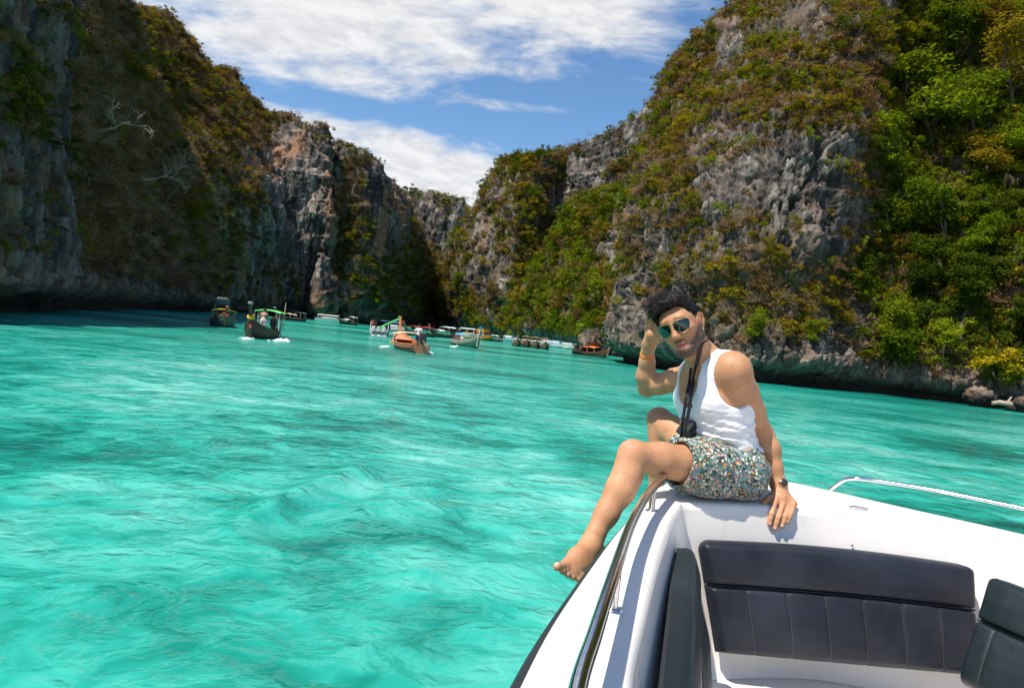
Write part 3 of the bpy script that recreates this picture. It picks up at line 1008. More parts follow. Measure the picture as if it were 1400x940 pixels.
def build_boat():
    root = thing('speedboat', 'white speedboat bow with navy padded seats and steel handrails in the foreground', 'speedboat', (1.2, 2.0, 0))
    base = np.array([1.2, 2.0, 0.0])
    N = 220
    O, I = spline(np.array(OUT), N), spline(np.array(INN), N)
    no, ni = loop_normals(O), loop_normals(I)

    def row(P, nrm, inset, z):
        xy = P + nrm * inset
        return np.concatenate([xy, np.full((N, 1), z)], 1) - base
    # hull side, flaring inwards down to the water and below
    hull = [row(O, no, i, z) for i, z in ((0.012, DECK - 0.045), (0.014, DECK - 0.09), (0.016, DECK - 0.10), (0.05, 1.3), (0.13, 0.9), (0.24, 0.4), (0.36, 0.0), (0.5, -0.4))]
    loft('hull', hull, M_GEL, root)
    rub = [row(O, no, i, z) for i, z in ((0.012, DECK - 0.046), (-0.020, DECK - 0.050), (-0.032, DECK - 0.068), (-0.020, DECK - 0.088), (0.014, DECK - 0.094))]
    loft('rub_rail', rub, M_RUBBER, root)
    # deck with rolled edges
    D = I - O
    dl = np.linalg.norm(D, axis=1)[:, None]
    D = D / dl

    def drow(d_out, d_in, t, z):
        a = O + D * d_out
        b = I - D * d_in
        xy = a + (b - a) * t
        return np.concatenate([xy, np.full((N, 1), z)], 1) - base
    rows = [row(O, no, 0.011, DECK - 0.046), row(O, no, 0.001, DECK - 0.035)]
    rows += [drow(0.004, 0.016, 0, DECK - 0.016), drow(0.018, 0.016, 0, DECK - 0.003)]
    for k in range(1, 8):
        u = k / 8
        rows.append(drow(0.018, 0.020, u, DECK - 0.003 + 0.012 * math.sin(u * math.pi)))
    rows += [drow(0.018, 0.020, 1, DECK - 0.002), drow(0, 0.009, 1, DECK - 0.006), drow(0, 0.001, 1, DECK - 0.014)]
    rows.append(row(I, ni, 0.004, DECK - 0.026))
    loft('deck', rows, M_GEL, root)
    liner = [row(I, ni, 0.0045, DECK - 0.0255)]
    for z in (1.60, 1.55, 1.5, 1.4, 1.3, 1.2, 1.12):
        liner.append(row(I, ni, 0.004 + 0.22 * (DECK - 0.026 - z), z))
    liner += [row(I, ni, 0.135, 1.085), row(I, ni, 0.15, 1.066)]
    loft('cockpit_side', liner, M_GEL, root)
    bench = [row(I, ni, 0.150, 1.065), row(I, ni, 0.30, 1.058), row(I, ni, 0.45, 1.055), row(I, ni, 0.485, 1.045), row(I, ni, 0.495, 1.02), row(I, ni, 0.495, 0.62)]
    bench = [b[20:-20] for b in bench]
    loft('bench', bench, M_GEL, root)
    fl = np.array([(-.2, -1.6, .6), (2.9, -1.6, .6), (2.6, 2.2, .6), (.5, 2.2, .6)]) - base
    obj('floor', np_mesh('floor', fl, [(0, 1, 2, 3)], False), M_GEL, root)
    # port handrail
    hr = [(.02, .30, 1.742), (.085, .62, 1.742), (.135, .9, 1.742), (.176, 1.063, 1.742), (.246, 1.339, 1.742), (.349, 1.733, 1.742), (.469, 2.123, 1.742), (.578, 2.41, 1.742), (.632, 2.53, 1.742), (.672, 2.60, 1.728), (.70, 2.645, 1.69), (.708, 2.658, 1.654)]
    h = tube_obj('handrail', np.array(hr) - base, 0.0130, M_STEEL, root)
    for (x, y) in ((.522, 2.275), (.262, 1.395), (.02, .42)):
        pst = tube_obj('post', np.array([(x, y, DECK - .002), (x, y, DECK + .045), (x + .001, y, 1.742)]) - base, 0.0105, M_STEEL, h, 12, 6)
        V, Q = tubes([[((x, y, DECK + .0035), 0.021), ((x, y, DECK + .008), 0.021), ((x, y, DECK + .013), 0.012)]], 16)
        obj('flange', faces_mesh('flange', V - base, Q), M_STEEL, h)
    sr = [(1.487, 3.045, DECK), (1.50, 3.015, 1.685), (1.52, 2.985, 1.715), (1.55, 2.955, 1.728), (1.62, 2.92, 1.732), (1.80, 2.795, 1.737), (1.96, 2.64, 1.737), (2.12, 2.47, 1.737), (2.42, 2.10, 1.737), (2.7, 1.4, 1.737)]
    tube_obj('handrail', np.array(sr) - base, 0.0098, M_STEEL, root)

    # seat cushions
    def pad(name, tl, tr, br, bl, thick, mat, seams, split=0.42, bow=0.0):
        tl, tr, br, bl = [np.array(p, float) for p in (tl, tr, br, bl)]
        nrm = np.cross(bl - tl, tr - tl)
        nrm /= np.linalg.norm(nrm)
        holder = bpy.data.objects.new(name, None)
        COL.objects.link(holder)
        holder.parent = root

        def panel(pname, v0, v1, nu, nv, round_top, round_bot):
            u = np.linspace(0, 1, nu)
            v = np.linspace(0, 1, nv)
            U, Vv = np.meshgrid(u, v)
            W_ = v0 + (v1 - v0) * Vv
            top = tl + (tr - tl) * U[..., None]
            bot = bl + (br - bl) * U[..., None]
            P = top + (bot - top) * W_[..., None]
            wid, hei = np.linalg.norm(tr - tl), np.linalg.norm(bl - tl) * (v1 - v0)
            du = np.minimum(U, 1 - U) * wid
            dv0, dv1 = Vv * hei, (1 - Vv) * hei
            rr = 0.028

            def rnd(d, r):
                x = np.clip(1 - d / r, 0, 1)
                return np.sqrt(np.clip(1 - x * x, 0, 1))
            h = thick * rnd(du, rr) * rnd(dv0, rr if round_top else 0.014) * rnd(dv1, rr if round_bot else 0.014)
            h = h + 0.010 * np.sin(math.pi * Vv) * np.clip(du / 0.08, 0, 1)
            if seams and not round_top:
                for s_ in seams:
                    h = h - 0.0035 * np.exp(-((U - s_) * wid / 0.005) ** 2) - 0.002 * np.exp(-((U - s_) * wid / 0.022) ** 2)
            h = h + 0.006 * pn(P * 5.0) + 0.0026 * pn(P * np.array([9, 9, 30.0])) + 0.0016 * pn(P * np.array([40, 40, 14.0]))
            if round_top:                                # rounded upper corners
                cr = 0.045
                cx, cy = np.clip(cr - U * wid, 0, None), np.clip(cr - dv0, 0, None)
                cx2 = np.clip(cr - (1 - U) * wid, 0, None)
                k = np.maximum(np.hypot(cx, cy), np.hypot(cx2, cy))
                over = np.clip(k - cr, 0, None)
                P = P + (tr - tl) / wid * (np.where(cx > 0, over, -over) * 0.7)[..., None] + (bl - tl) / np.linalg.norm(bl - tl) * (over * 0.7)[..., None]
            bowv = bow * np.sin(U * math.pi)
            P = P + nrm * h[..., None] + np.array([0, 0, 1.0]) * bowv[..., None] * (1 - W_[..., None])
            idx = np.arange(nu * nv).reshape(nv, nu)
            Q = np.stack([idx[:-1, :-1], idx[:-1, 1:], idx[1:, 1:], idx[1:, :-1]], -1).reshape(-1, 4)
            b = P[:, [0, -1]]
            return obj(pname, np_mesh(pname, P.reshape(-1, 3) - base, Q), mat, holder), P, nrm
        panel('upper_panel', 0, split, 150, 30, True, False)
        lo, P, nrm = panel('lower_panel', split + 0.004, 1, 220, 44, False, True)
        if seams:
            nv, nu = P.shape[:2]
            w = (tr - tl) / np.linalg.norm(tr - tl) * 0.0007
            for s_ in seams:
                cc = spline(P[:, int(s_ * (nu - 1))], 90)[5:-5]
                V, Q = [], []
                for k, p_ in enumerate(cc):
                    hgt = nrm * (0.0010 if (k // 2) % 2 else -0.0012)
                    V += [p_ + hgt - w, p_ + hgt + w]
                Q = [(2 * k, 2 * k + 1, 2 * k + 3, 2 * k + 2) for k in range(len(cc) - 1)]
                obj('stitch_line', faces_mesh('stitch_line', np.array(V) - base, Q, False), M_THREAD, lo)
        # soft welt over the joint and the board behind
        u = np.linspace(0.01, 0.99, 60)
        top, bot = tl + (tr - tl) * u[:, None], bl + (br - bl) * u[:, None]
        line = top + (bot - top) * (split + 0.002) + nrm * (thick * 0.72) + np.array([0, 0, 1.0]) * (bow * np.sin(u * math.pi) * (1 - split))[:, None]
        V, Q = tubes([[(p, 0.004) for p in line]], 6)
        obj('welt', faces_mesh('welt', V - base, Q), mat, holder)
        bk = []
        for d in (-0.012, 0.004):
            for c_ in (tl, tr, br, bl):
                m_ = (tl + tr + br + bl) / 4
                bk.append(m_ + (c_ - m_) * 0.93 + nrm * d)
        obj('backing_board', faces_mesh('backing_board', np.array(bk) - base, [(0, 3, 2, 1), (4, 5, 6, 7), (0, 1, 5, 4), (1, 2, 6, 5), (2, 3, 7, 6), (3, 0, 4, 7)], False), M_RUBBER, holder)
        return holder
    p = pad('backrest', (.735, 2.452, 1.530), (1.735, 2.470, 1.535), (1.735, 2.385, 1.175), (.82, 2.375, 1.165), 0.052, M_VINYL, (.14, .285, .425, .565, .71, .85), 0.40, 0.018)
    p['label'] = 'wide navy padded backrest across the bow'
    p = pad('backrest', (.302, 1.10, 1.555), (.610, 2.235, 1.565), (.705, 2.235, 1.20), (.400, 1.10, 1.19), 0.050, M_VINYL_G, (), 0.45)
    p['label'] = 'green-black padded side backrest on the port side'
    p = pad('backrest', (1.700, 2.285, 1.555), (1.99, 1.45, 1.555), (1.86, 1.40, 1.20), (1.59, 2.225, 1.21), 0.052, M_VINYL_G, (.09, .25, .40), 0.42)
    p['label'] = 'dark padded side backrest at the right edge'
    # a flush cleat slot and a few screw heads
    a = atz(1175, 694, DECK + 0.009)
    V, Q = tubes([[(a + np.array([-.035, 0.012, 0]), 0.004), (a + np.array([-.02, 0.006, .002]), 0.0045), (a + np.array([.03, -0.004, 0]), 0.004)]], 8)
    obj('cleat', faces_mesh('cleat', V - base, Q), M_STEEL, root)
    for (px, py, d) in ((1010, 737, 2.47), (1297, 767, 2.455), (1165, 745, 2.50)):
        c = atd(px, py, d + .062)
        V, Q = tubes([[(c, 0.004), (c + np.array([0, -.003, 0]), 0.0035)]], 8)
        obj('screw', faces_mesh('screw', V - base, Q), M_RUBBER, root)


build_boat()
# ------------------------------------------------------------------ bodies from blended volumes
class Field:
    """a signed distance volume on a grid, built from smoothly blended rounded cones and ellipsoids"""
    def __init__(self, lo, hi, h):
        self.lo, self.h = np.array(lo, float), h
        self.n = np.ceil((np.array(hi) - self.lo) / h).astype(int) + 1
        self.v = np.full(self.n, 0.08, np.float32)

    def box(self, lo, hi):
        a = np.clip(np.floor((lo - self.lo) / self.h).astype(int), 0, self.n)
        b = np.clip(np.ceil((hi - self.lo) / self.h).astype(int) + 1, 0, self.n)
        sl = tuple(slice(i, j) for i, j in zip(a, b))
        ax = [self.lo[k] + self.h * np.arange(a[k], b[k]) for k in range(3)]
        return sl, np.stack(np.meshgrid(*ax, indexing='ij'), -1).astype(np.float32)

    def add(self, d, sl, k):
        o = self.v[sl]
        if k <= 0:
            self.v[sl] = np.minimum(o, d)
        else:
            hh = np.clip(0.5 + 0.5 * (o - d) / k, 0, 1)
            self.v[sl] = o * (1 - hh) + d * hh - k * hh * (1 - hh)

    def cone(self, a, b, ra, rb, k=0.02, m=0.06):
        a, b = np.array(a, float), np.array(b, float)
        r = max(ra, rb) + m
        sl, P = self.box(np.minimum(a, b) - r, np.maximum(a, b) + r)
        if P.size == 0:
            return
        d = b - a
        t = np.clip(((P - a) @ d) / (d @ d), 0, 1)
        c = np.linalg.norm(P - (a + t[..., None] * d), axis=-1)
        self.add(c - (ra + (rb - ra) * t), sl, k)

    def chain(self, pts, k=0.02):
        for (a, ra), (b, rb) in zip(pts[:-1], pts[1:]):
            self.cone(a, b, ra, rb, k)

    def ell(self, c, M, r, k=0.02, m=0.06):
        """ellipsoid at c, rows of M are its axes, r its radii"""
        c, r = np.array(c, float), np.array(r, float)
        R_ = max(r) + m
        sl, P = self.box(c - R_, c + R_)
        if P.size == 0:
            return
        q = (P - c) @ np.array(M, float).T
        k0 = np.linalg.norm(q / r, axis=-1)
        k1 = np.linalg.norm(q / (r * r), axis=-1) + 1e-6
        self.add(k0 * (k0 - 1) / k1, sl, k)

    def pts(self):
        ax = [self.lo[k] + self.h * np.arange(self.n[k]) for k in range(3)]
        return np.stack(np.meshgrid(*ax, indexing='ij'), -1).astype(np.float32)

    def mesh(self):
        """surface nets"""
        v = self.v
        s = v < 0
        cs = s[:-1, :-1, :-1].astype(np.int8)
        for dx, dy, dz in [(1, 0, 0), (0, 1, 0), (0, 0, 1), (1, 1, 0), (1, 0, 1), (0, 1, 1), (1, 1, 1)]:
            cs = cs + s[dx:dx + cs.shape[0], dy:dy + cs.shape[1], dz:dz + cs.shape[2]]
        cells = np.argwhere((cs > 0) & (cs < 8))
        cid = np.full(cs.shape, -1, np.int32)
        cid[tuple(cells.T)] = np.arange(len(cells))
        acc = np.zeros((len(cells), 3))
        cnt = np.zeros(len(cells))
        cor = [np.array(c) for c in np.ndindex(2, 2, 2)]
        for ax in range(3):
            for c in cor:
                if c[ax]:
                    continue
                c2 = c.copy()
                c2[ax] = 1
                va = v[tuple((cells + c).T)]
                vb = v[tuple((cells + c2).T)]
                x = (va < 0) != (vb < 0)
                t = np.where(x, va / np.where(x, va - vb, 1), 0)
                p = np.broadcast_to(c, (len(cells), 3)).astype(float).copy()
                p[:, ax] = t
                acc[x] += p[x]
                cnt[x] += 1
        V = (cells + acc / cnt[:, None]) * self.h + self.lo
        Q = []
        for ax in range(3):
            a1, a2 = (ax + 1) % 3, (ax + 2) % 3
            sa = s[tuple(slice(0, -1) if k == ax else slice(1, -1) for k in range(3))]
            sb = s[tuple(slice(1, None) if k == ax else slice(1, -1) for k in range(3))]
            e = np.argwhere(sa != sb)
            off = np.array([0 if k == ax else 1 for k in range(3)])
            e = e + off
            inside = s[tuple(e.T)]
            o1, o2 = np.zeros(3, int), np.zeros(3, int)
            o1[a1] = 1
            o2[a2] = 1
            q = np.stack([cid[tuple((e - o1 - o2).T)], cid[tuple((e - o2).T)], cid[tuple(e.T)], cid[tuple((e - o1).T)]], 1)
            q = np.where(inside[:, None], q, q[:, ::-1])
            Q.append(q)
        Q = np.concatenate(Q)
        Q = Q[(Q >= 0).all(1)]
        return V, Q

    def sample(self, P):
        """trilinear lookup"""
        q = (np.asarray(P) - self.lo) / self.h
        i = np.clip(np.floor(q).astype(int), 0, self.n - 2)
        f = q - i
        out = 0
        for c in np.ndindex(2, 2, 2):
            w = np.prod(np.where(np.array(c), f, 1 - f), -1)
            out = out + w * self.v[tuple((i + np.array(c)).T)]
        return out


def unit(v):
    v = np.array(v, float)
    return v / np.linalg.norm(v)


def lerp(a, b, t):
    return np.array(a) * (1 - t) + np.array(b) * t


# ------------------------------------------------------------------ the seated man
J = dict(
    hipL=atd(1000, 646, 2.645), hipR=atd(972, 638, 2.85), kneeL=atd(867, 622, 2.47), ankL=atd(806, 748, 2.31),
    kneeR=atd(902, 573, 3.10), ankR=atd(897, 684, 3.06),
    shL=atd(1001, 503, 2.60), shR=atd(948, 512, 2.89), elL=atd(1044, 594, 2.72), wrL=atd(1065, 664, 2.662),
    elR=atd(884, 530, 3.06), wrR=atd(885, 482, 2.985), neck=atd(968, 500, 2.735), head=atd(931, 447, 2.64))
HF = unit((-0.50, -0.86, -0.13))
HU = np.array([-0.45, 0.10, 0.89])
HU = unit(HU - HF * (HU @ HF))
HL = np.cross(HU, HF)
HS = 0.945
P0 = (J['hipL'] + J['hipR']) / 2
TU = unit(J['neck'] - P0)
TL = unit((J['shL'] - J['shR']) - TU * ((J['shL'] - J['shR']) @ TU))
TF = np.cross(TL, TU)
TB = np.array([TL, TF, TU])
TLEN = np.linalg.norm(J['neck'] - P0)


def hp(l, f, u):
    return J['head'] + HS * (HL * l + HF * f + HU * u)


def tp(l, f, t):
    """a point of the trunk: to his left, to the front, share of the way from hips to neck"""
    return P0 + TL * l + TF * f + TU * (t * TLEN)


def trunk(fd, grow=0.0):
    g = grow
    PL = unit(J['hipL'] - J['hipR'])
    PB = np.array([PL, np.cross(PL, TU), TU])
    PB[1] = unit(PB[1])
    fd.ell(tp(0, -.005, .06), PB, (.165 + g, .115 + g, .105 + g), .04)
    fd.ell(tp(0, -.045, .04), PB, (.150 + g, .095 + g, .090 + g), .04)
    fd.ell(tp(0, -.004, .33), TB, (.134 + g, .108 + g, .135 + g), .05)
    fd.ell(tp(0, -.045, .22), TB, (.125 + g, .085 + g, .12 + g), .05)
    fd.ell(tp(0, .000, .62), TB, (.150 + g, .108 + g, .150 + g), .05)
    fd.ell(tp(0, -.020, .80), TB, (.158 + g, .095 + g, .110 + g), .05)
    for s in (-1, 1):
        fd.ell(tp(s * .072, .062, .69), TB, (.078 + g, .050 + g, .062 + g), .03)
        fd.ell(tp(s * .080, -.055, .72), TB, (.066 + g, .054 + g, .110 + g), .04)
        fd.ell(tp(s * .094, -.01, .56), TB, (.048 + g, .072 + g, .130 + g), .05)


def build_man():
    root = thing('person', 'man in white tank top and floral shorts sitting on the boat bow, head on hand', 'person', tuple(map(float, (P0[0], P0[1], DECK))))
    base = np.array([P0[0], P0[1], DECK])
    fd = Field((0.12, 2.06, 1.32), (1.30, 3.22, 2.42), 0.0034)
    trunk(fd)
    hip = {'L': J['hipL'], 'R': J['hipR']}
    # shoulders, neck
    for s, sh in (('L', J['shL']), ('R', J['shR'])):
        fd.cone(lerp(J['neck'], J['head'], .18), lerp(J['neck'], sh, .86), .046, .050, .05)
        fd.cone(tp(.06 if s == 'L' else -.06, .045, .90), sh, .040, .050, .05)
    nk = lerp(J['neck'], J['head'], .12)
    fd.cone(nk - TF * .004, hp(0, -.022, -.045), .063, .058, .03)
    fd.cone(tp(0, .05, .96), hp(.050, -.03, -.05), .016, .014, .03)       # neck tendon
    # head
    HB = np.array([HL, HF, HU])
    S = HS

    def he(l, f, u, r, k=.02):
        fd.ell(hp(l, f, u), HB, np.array(r) * S, k)
    he(0, -.018, .040, (.0745, .094, .083), .02)
    he(0, .030, .010, (.064, .060, .075), .03)
    he(0, .036, -.040, (.054, .054, .070), .03)
    fd.cone(hp(0, .066, -.098), hp(0, .060, -.086), .0235 * S, .026 * S, .02)
    for s in (-1, 1):
        fd.cone(hp(s * .056, -.002, -.058), hp(s * .020, .066, -.098), .0175 * S, .020 * S, .022)
        fd.cone(hp(s * .062, -.012, -.005), hp(s * .056, -.002, -.058), .016 * S, .0175 * S, .022)
        he(s * .044, .056, -.022, (.021, .020, .017), .02)
        he(s * .077, -.016, -.002, (.0095, .0195, .034), .006)                    # ear
        fd.chain([(hp(s * .087, -.012, .028), .0045 * S), (hp(s * .090, -.030, .020), .0050 * S), (hp(s * .088, -.033, -.004), .0050 * S), (hp(s * .082, -.022, -.026), .0045 * S)], .004)
        fd.ell(hp(s * .0755, -.010, -.030), HB, np.array((.0065, .009, .011)) * S, .005)
        he(s * .0115, .101, -.036, (.0085, .0105, .008), .008)                  # nostril wings
        he(s * .044, .030, .040, (.018, .028, .024), .012)                       # temples
    fd.cone(hp(-.034, .079, .030), hp(.034, .079, .030), .0125 * S, .0125 * S, .02)
    fd.chain([(hp(0, .088, .020), .0080 * S), (hp(0, .102, -.012), .0092 * S), (hp(0, .1125, -.031), .0115 * S)], .010)
    fd.chain([(hp(-.024, .078, -.068), .0040 * S), (hp(-.010, .0930, -.0635), .0066 * S), (hp(0, .0940, -.0645), .0062 * S), (hp(.010, .0930, -.0635), .0066 * S), (hp(.024, .078, -.068), .0040 * S)], .004)
    fd.chain([(hp(-.021, .078, -.071), .0040 * S), (hp(0, .0915, -.0795), .0088 * S), (hp(.021, .078, -.071), .0040 * S)], .003)
    # arms
    e, w = J['elL'], J['wrL']
    sh = J['shL']
    fd.ell(lerp(sh, e, .06) + TL * .008, TB, (.054, .057, .066), .04)
    fd.chain([(lerp(sh, e, .05), .054), (lerp(sh, e, .35) + TL * .004, .0500), (lerp(sh, e, .62), .0455), (e, .0375)], .03)
    fd.chain([(e, .0380), (lerp(e, w, .28) + np.array([.006, 0, 0]), .0410), (lerp(e, w, .65), .0335), (lerp(e, w, .95), .0275), (w, .0272)], .02)
    e, w, sh = J['elR'], J['wrR'], J['shR']
    fd.chain([(sh, .052), (lerp(sh, e, .4), .046), (lerp(sh, e, .7), .042), (e, .037)], .03)
    fd.chain([(e, .037), (lerp(e, w, .35) + np.array([-.004, 0, 0]), .0420), (lerp(e, w, .75), .0325), (w, .0270)], .02)
    # left hand on the coaming
    hk = [(atd(1059, 687, 2.600), atd(1055, 702, 2.570), atd(1052, 716, 2.560)), (atd(1070, 690, 2.600), atd(1064, 707, 2.566), atd(1059.5, 722, 2.556)),
          (atd(1079, 691, 2.602), atd(1074, 706, 2.568), atd(1069, 719, 2.558)), (atd(1085.5, 688, 2.606), atd(1082, 701, 2.574), atd(1076.5, 713.5, 2.562))]
    fr = [.0098, .0100, .0096, .0086]
    for (kn, mid, tip), r in zip(hk, fr):
        fd.chain([(lerp(w_ := J['wrL'], kn, .25), .0135), (kn, .0125)], .010)
        fd.chain([(kn, .0122), (lerp(kn, mid, .5), r * 1.0), (mid, r * 1.06), (lerp(mid, tip, .5), r * .95), (tip, r * .86)], .0035)
    fd.cone(J['wrL'], lerp(hk[1][0], J['wrL'], .35), .026, .020, .02)
    th = [(lerp(J['wrL'], hk[0][0], .35), .016), (atd(1050, 682, 2.625), .0135), (atd(1045, 687.5, 2.612), .0108), (atd(1041.5, 692, 2.603), .0088)]
    fd.chain(th, .008)
    # right hand against the side of the head
    wr = J['wrR']
    pal = atd(892, 457, 2.905)
    fd.chain([(wr, .0270), (lerp(wr, pal, .5), .0285), (pal, .0270)], .012)
    fd.ell(lerp(wr, pal, .62), np.array([unit((-.3, .9, .1)), unit((.9, .3, .0)), (0, 0, 1.0)]), (.034, .022, .044), .015)
    for i, (a, b, c) in enumerate((((886, 447, 2.93), (885, 434, 2.89), (890, 421, 2.83)), ((892, 444, 2.90), (893, 428, 2.85), (899, 414, 2.79)),
                                   ((899, 445, 2.87), (901, 430, 2.81), (906, 418, 2.76)), ((905, 449, 2.84), (908, 436, 2.79), (912, 426, 2.75)))):
        fd.chain([(lerp(wr, atd(*a), .35), .0145), (atd(*a), .0128), (atd(*b), .0098), (atd(*c), .0086)], .006)
    fd.chain([(lerp(wr, pal, .25), .016), (atd(896, 464, 2.92), .0125), (atd(899, 452, 2.88), .0100)], .008)
    # legs
    for h_, kn, an, tw in (('hipL', 'kneeL', 'ankL', 0), ('hipR', 'kneeR', 'ankR', 1)):
        h0, k0, a0 = J[h_], J[kn], J[an]
        fd.chain([(h0, .084), (lerp(h0, k0, .4) + np.array([0, 0, .002]), .075), (lerp(h0, k0, .75), .061), (k0, .0505)], .03)
        sh_d = unit(a0 - k0)
        th_d = unit(k0 - h0)
        fw = unit(th_d - sh_d * (th_d @ sh_d))
        fd.cone(k0 + fw * .020, k0 + fw * .016 + sh_d * .03, .036, .034, .03)    # knee cap
        fd.chain([(k0, .0490), (lerp(k0, a0, .22) - fw * .012, .0495), (lerp(k0, a0, .38) - fw * .012, .0480), (lerp(k0, a0, .65) - fw * .004, .0375), (lerp(k0, a0, .9), .0295), (a0, .0315)], .025)
        fd.cone(k0 + fw * .018 + sh_d * .05, lerp(k0, a0, .85) + fw * .010, .022, .018, .03)
    a0 = J['ankL']
    ft = unit(atd(768, 780, 2.13) - a0)
    toe0, heel = atd(776, 778, 2.165), a0 - ft * .055 + np.array([.012, .01, -.045])
    side = unit(atd(790, 790, 2.15) - atd(765, 772, 2.15))
    fd.chain([(a0, .033), (heel, .030)], .02)
    fd.chain([(a0, .034), (lerp(a0, toe0, .5) - side * .004, .031), (toe0 - side * .012, .0215)], .025)
    fd.chain([(heel, .028), (lerp(heel, toe0, .6) + side * .012, .026), (toe0 + side * .022, .0175)], .03)
    toes = [((773, 773.5), (762, 774), .0135), ((779, 777.5), (769, 780.5), .0098), ((785, 781.5), (776, 785.5), .0092), ((790.5, 784.5), (783, 789), .0088), ((796, 786.5), (790, 791.5), .0085)]
    for i, (a, b, r) in enumerate(toes):
        A, B = atd(*a, 2.155 + .006 * i), atd(*b, 2.115 + .010 * i)
        fd.chain([(lerp(toe0, A, .55) + side * (i - 1.5) * .004, .014), (A, r * 1.05), (lerp(A, B, .55), r * .92), (B, r)], .0055)
    a0 = J['ankR']
    fd.chain([(a0, .033), (a0 + np.array([.01, .05, -.06]), .030), (a0 + np.array([.02, .13, -.09]), .018)], .02)

    V, Q = fd.mesh()
    me = np_mesh('person', V - base, Q)
    # colour masks in the head's own frame
    loc = (V - J['head']) @ np.array([HL, HF, HU]).T / HS
    l, f, u = loc[:, 0], loc[:, 1], loc[:, 2]
    near = (np.abs(l) < .1) & (np.abs(f) < .14) & (u > -.14) & (u < .16)
    nz = 0.5 + 1.0 * pn(V * 420.0)
    lips = np.exp(-((u + .0715) / np.maximum(.0125 - 7 * l * l, .003)) ** 4) * np.exp(-(l / .0275) ** 6) * (f > .066)
    seam = np.exp(-((u + .0712) / .0022) ** 2) * np.exp(-(l / .027) ** 6) * (f > .066)
    hj = u + .0305 + .9 * f
    jaw = (1 - sstep(hj, .004, .046)) * sstep(f, -.020, .005) * (u < .01)
    chin = sstep(-u, .083, .098) * np.exp(-(l / .034) ** 4) * (f > .04)
    tache = .85 * np.exp(-((u + .0535) / .0055) ** 2) * np.exp(-(l / .027) ** 4) * (f > .07)
    beard = np.clip(np.maximum.reduce([jaw, chin, tache]) - lips * 1.2, 0, 1) * (u > -.128)
    brow = np.exp(-((u - .0345 - .004 * np.cos(np.abs(l) * 60)) / .0055) ** 2) * sstep(np.abs(l), .008, .016) * (1 - sstep(np.abs(l), .044, .054)) * (f > .05)
    vattr(me, 'lips', np.where(near, lips, 0))
    vattr(me, 'beard', np.where(near, np.clip(beard * (.70 + .6 * nz), 0, 1), 0))
    vattr(me, 'seam', np.where(near, seam, 0))
    vattr(me, 'brow', np.where(near, brow, 0))
    nail = np.zeros(len(V))
    for i, (a, b, r) in enumerate(toes):
        c = atd(b[0] - 1, b[1] - 3.5, 2.112 + .010 * i)
        nail = np.maximum(nail, 1 - sstep(np.linalg.norm(V - c, axis=1), r * .45, r * .75))
    for kn, mid, tip in hk:
        c = tip + np.array([0, -.010, .004])
        nail = np.maximum(nail, 1 - sstep(np.linalg.norm(V - c, axis=1), .0045, .0075))
    c = atd(1041, 691, 2.592)
    nail = np.maximum(nail, 1 - sstep(np.linalg.norm(V - c, axis=1), .005, .008))
    vattr(me, 'nail', nail)
    red = np.zeros(len(V))
    for c, r in ((J['kneeL'] + np.array([-.03, -.03, .02]), .07), (J['elL'], .06), (hk[1][0], .05), (toe0, .06), (hp(.0, .1, -.03), .03), (hp(.045, .06, -.02), .03), (hp(.078, -.01, 0), .035)):
        red = np.maximum(red, 1 - sstep(np.linalg.norm(V - c, axis=1), r * .3, r))
    vattr(me, 'flush', red)

    m, t = material('skin')

    def at(nm):
        return t.new('ShaderNodeAttribute', attribute_name=nm).outputs['Fac']
    g = t.new('ShaderNodeTexCoord').outputs['Object']
    n1, n2 = t.noise(g, 14, 4, 0.6), t.noise(g, 90, 4, 0.6)
    col = t.mix(t.smooth(n1, .3, .7), (0.46, 0.225, 0.112), (0.57, 0.305, 0.165))
    n0 = t.noise(g, 4.5, 3, 0.6)
    col = t.mix(t.math('MULTIPLY', t.smooth(n0, .45, .70), 0.45), col, (0.40, 0.175, 0.085))
    col = t.mix(t.math('MULTIPLY', t.smooth(n2, .50, .75), 0.35), col, (0.36, 0.165, 0.085))
    col = t.mix(t.math('MULTIPLY', at('flush'), 0.35), col, (0.55, 0.22, 0.14))
    col = t.mix(t.math('MULTIPLY', at('nail'), 0.7), col, (0.72, 0.47, 0.38))
    col = t.mix(t.math('MULTIPLY', at('lips'), 0.95), col, (0.40, 0.12, 0.10))
    col = t.mix(t.math('MULTIPLY', at('seam'), 0.8), col, (0.10, 0.03, 0.025))
    col = t.mix(t.math('MULTIPLY', at('beard'), 0.97), col, (0.050, 0.036, 0.030))
    col = t.mix(t.math('MULTIPLY', at('brow'), 0.6), col, (0.02, 0.014, 0.011))
    principled(t, col, t.math('MULTIPLY_ADD', n2, 0.30, 0.42), bump=t.math('ADD', n2, t.noise(g, 380, 2, .5)), bump_strength=0.16, bump_dist=0.003,
               **{'Subsurface Weight': 0.10, 'Subsurface Scale': 0.012, 'Specular IOR Level': 0.4})
    body = obj('body', me, m, root)

    # ---------------- tank top
    ft_ = Field((0.60, 2.42, 1.62), (1.28, 3.12, 2.26), 0.0042)
    trunk(ft_, 0.007)
    for s, sh_ in (('L', J['shL']), ('R', J['shR'])):
        ft_.cone(lerp(J['neck'], J['head'], .15), lerp(J['neck'], sh_, .9), .052, .056, .05)
        ft_.cone(tp(.06 if s == 'L' else -.06, .045, .90), lerp(sh_, J['neck'], .15), .046, .052, .05)
    P = ft_.pts()
    q = (P - P0) @ TB.T
    l, f, tt = q[..., 0], q[..., 1], q[..., 2] / TLEN
    fold = np.zeros(l.shape, np.float32)
    ang = np.arctan2(l, f + .001)
    nr = np.abs(ft_.v) < .025
    w1, w2 = np.zeros_like(l), np.zeros_like(l)
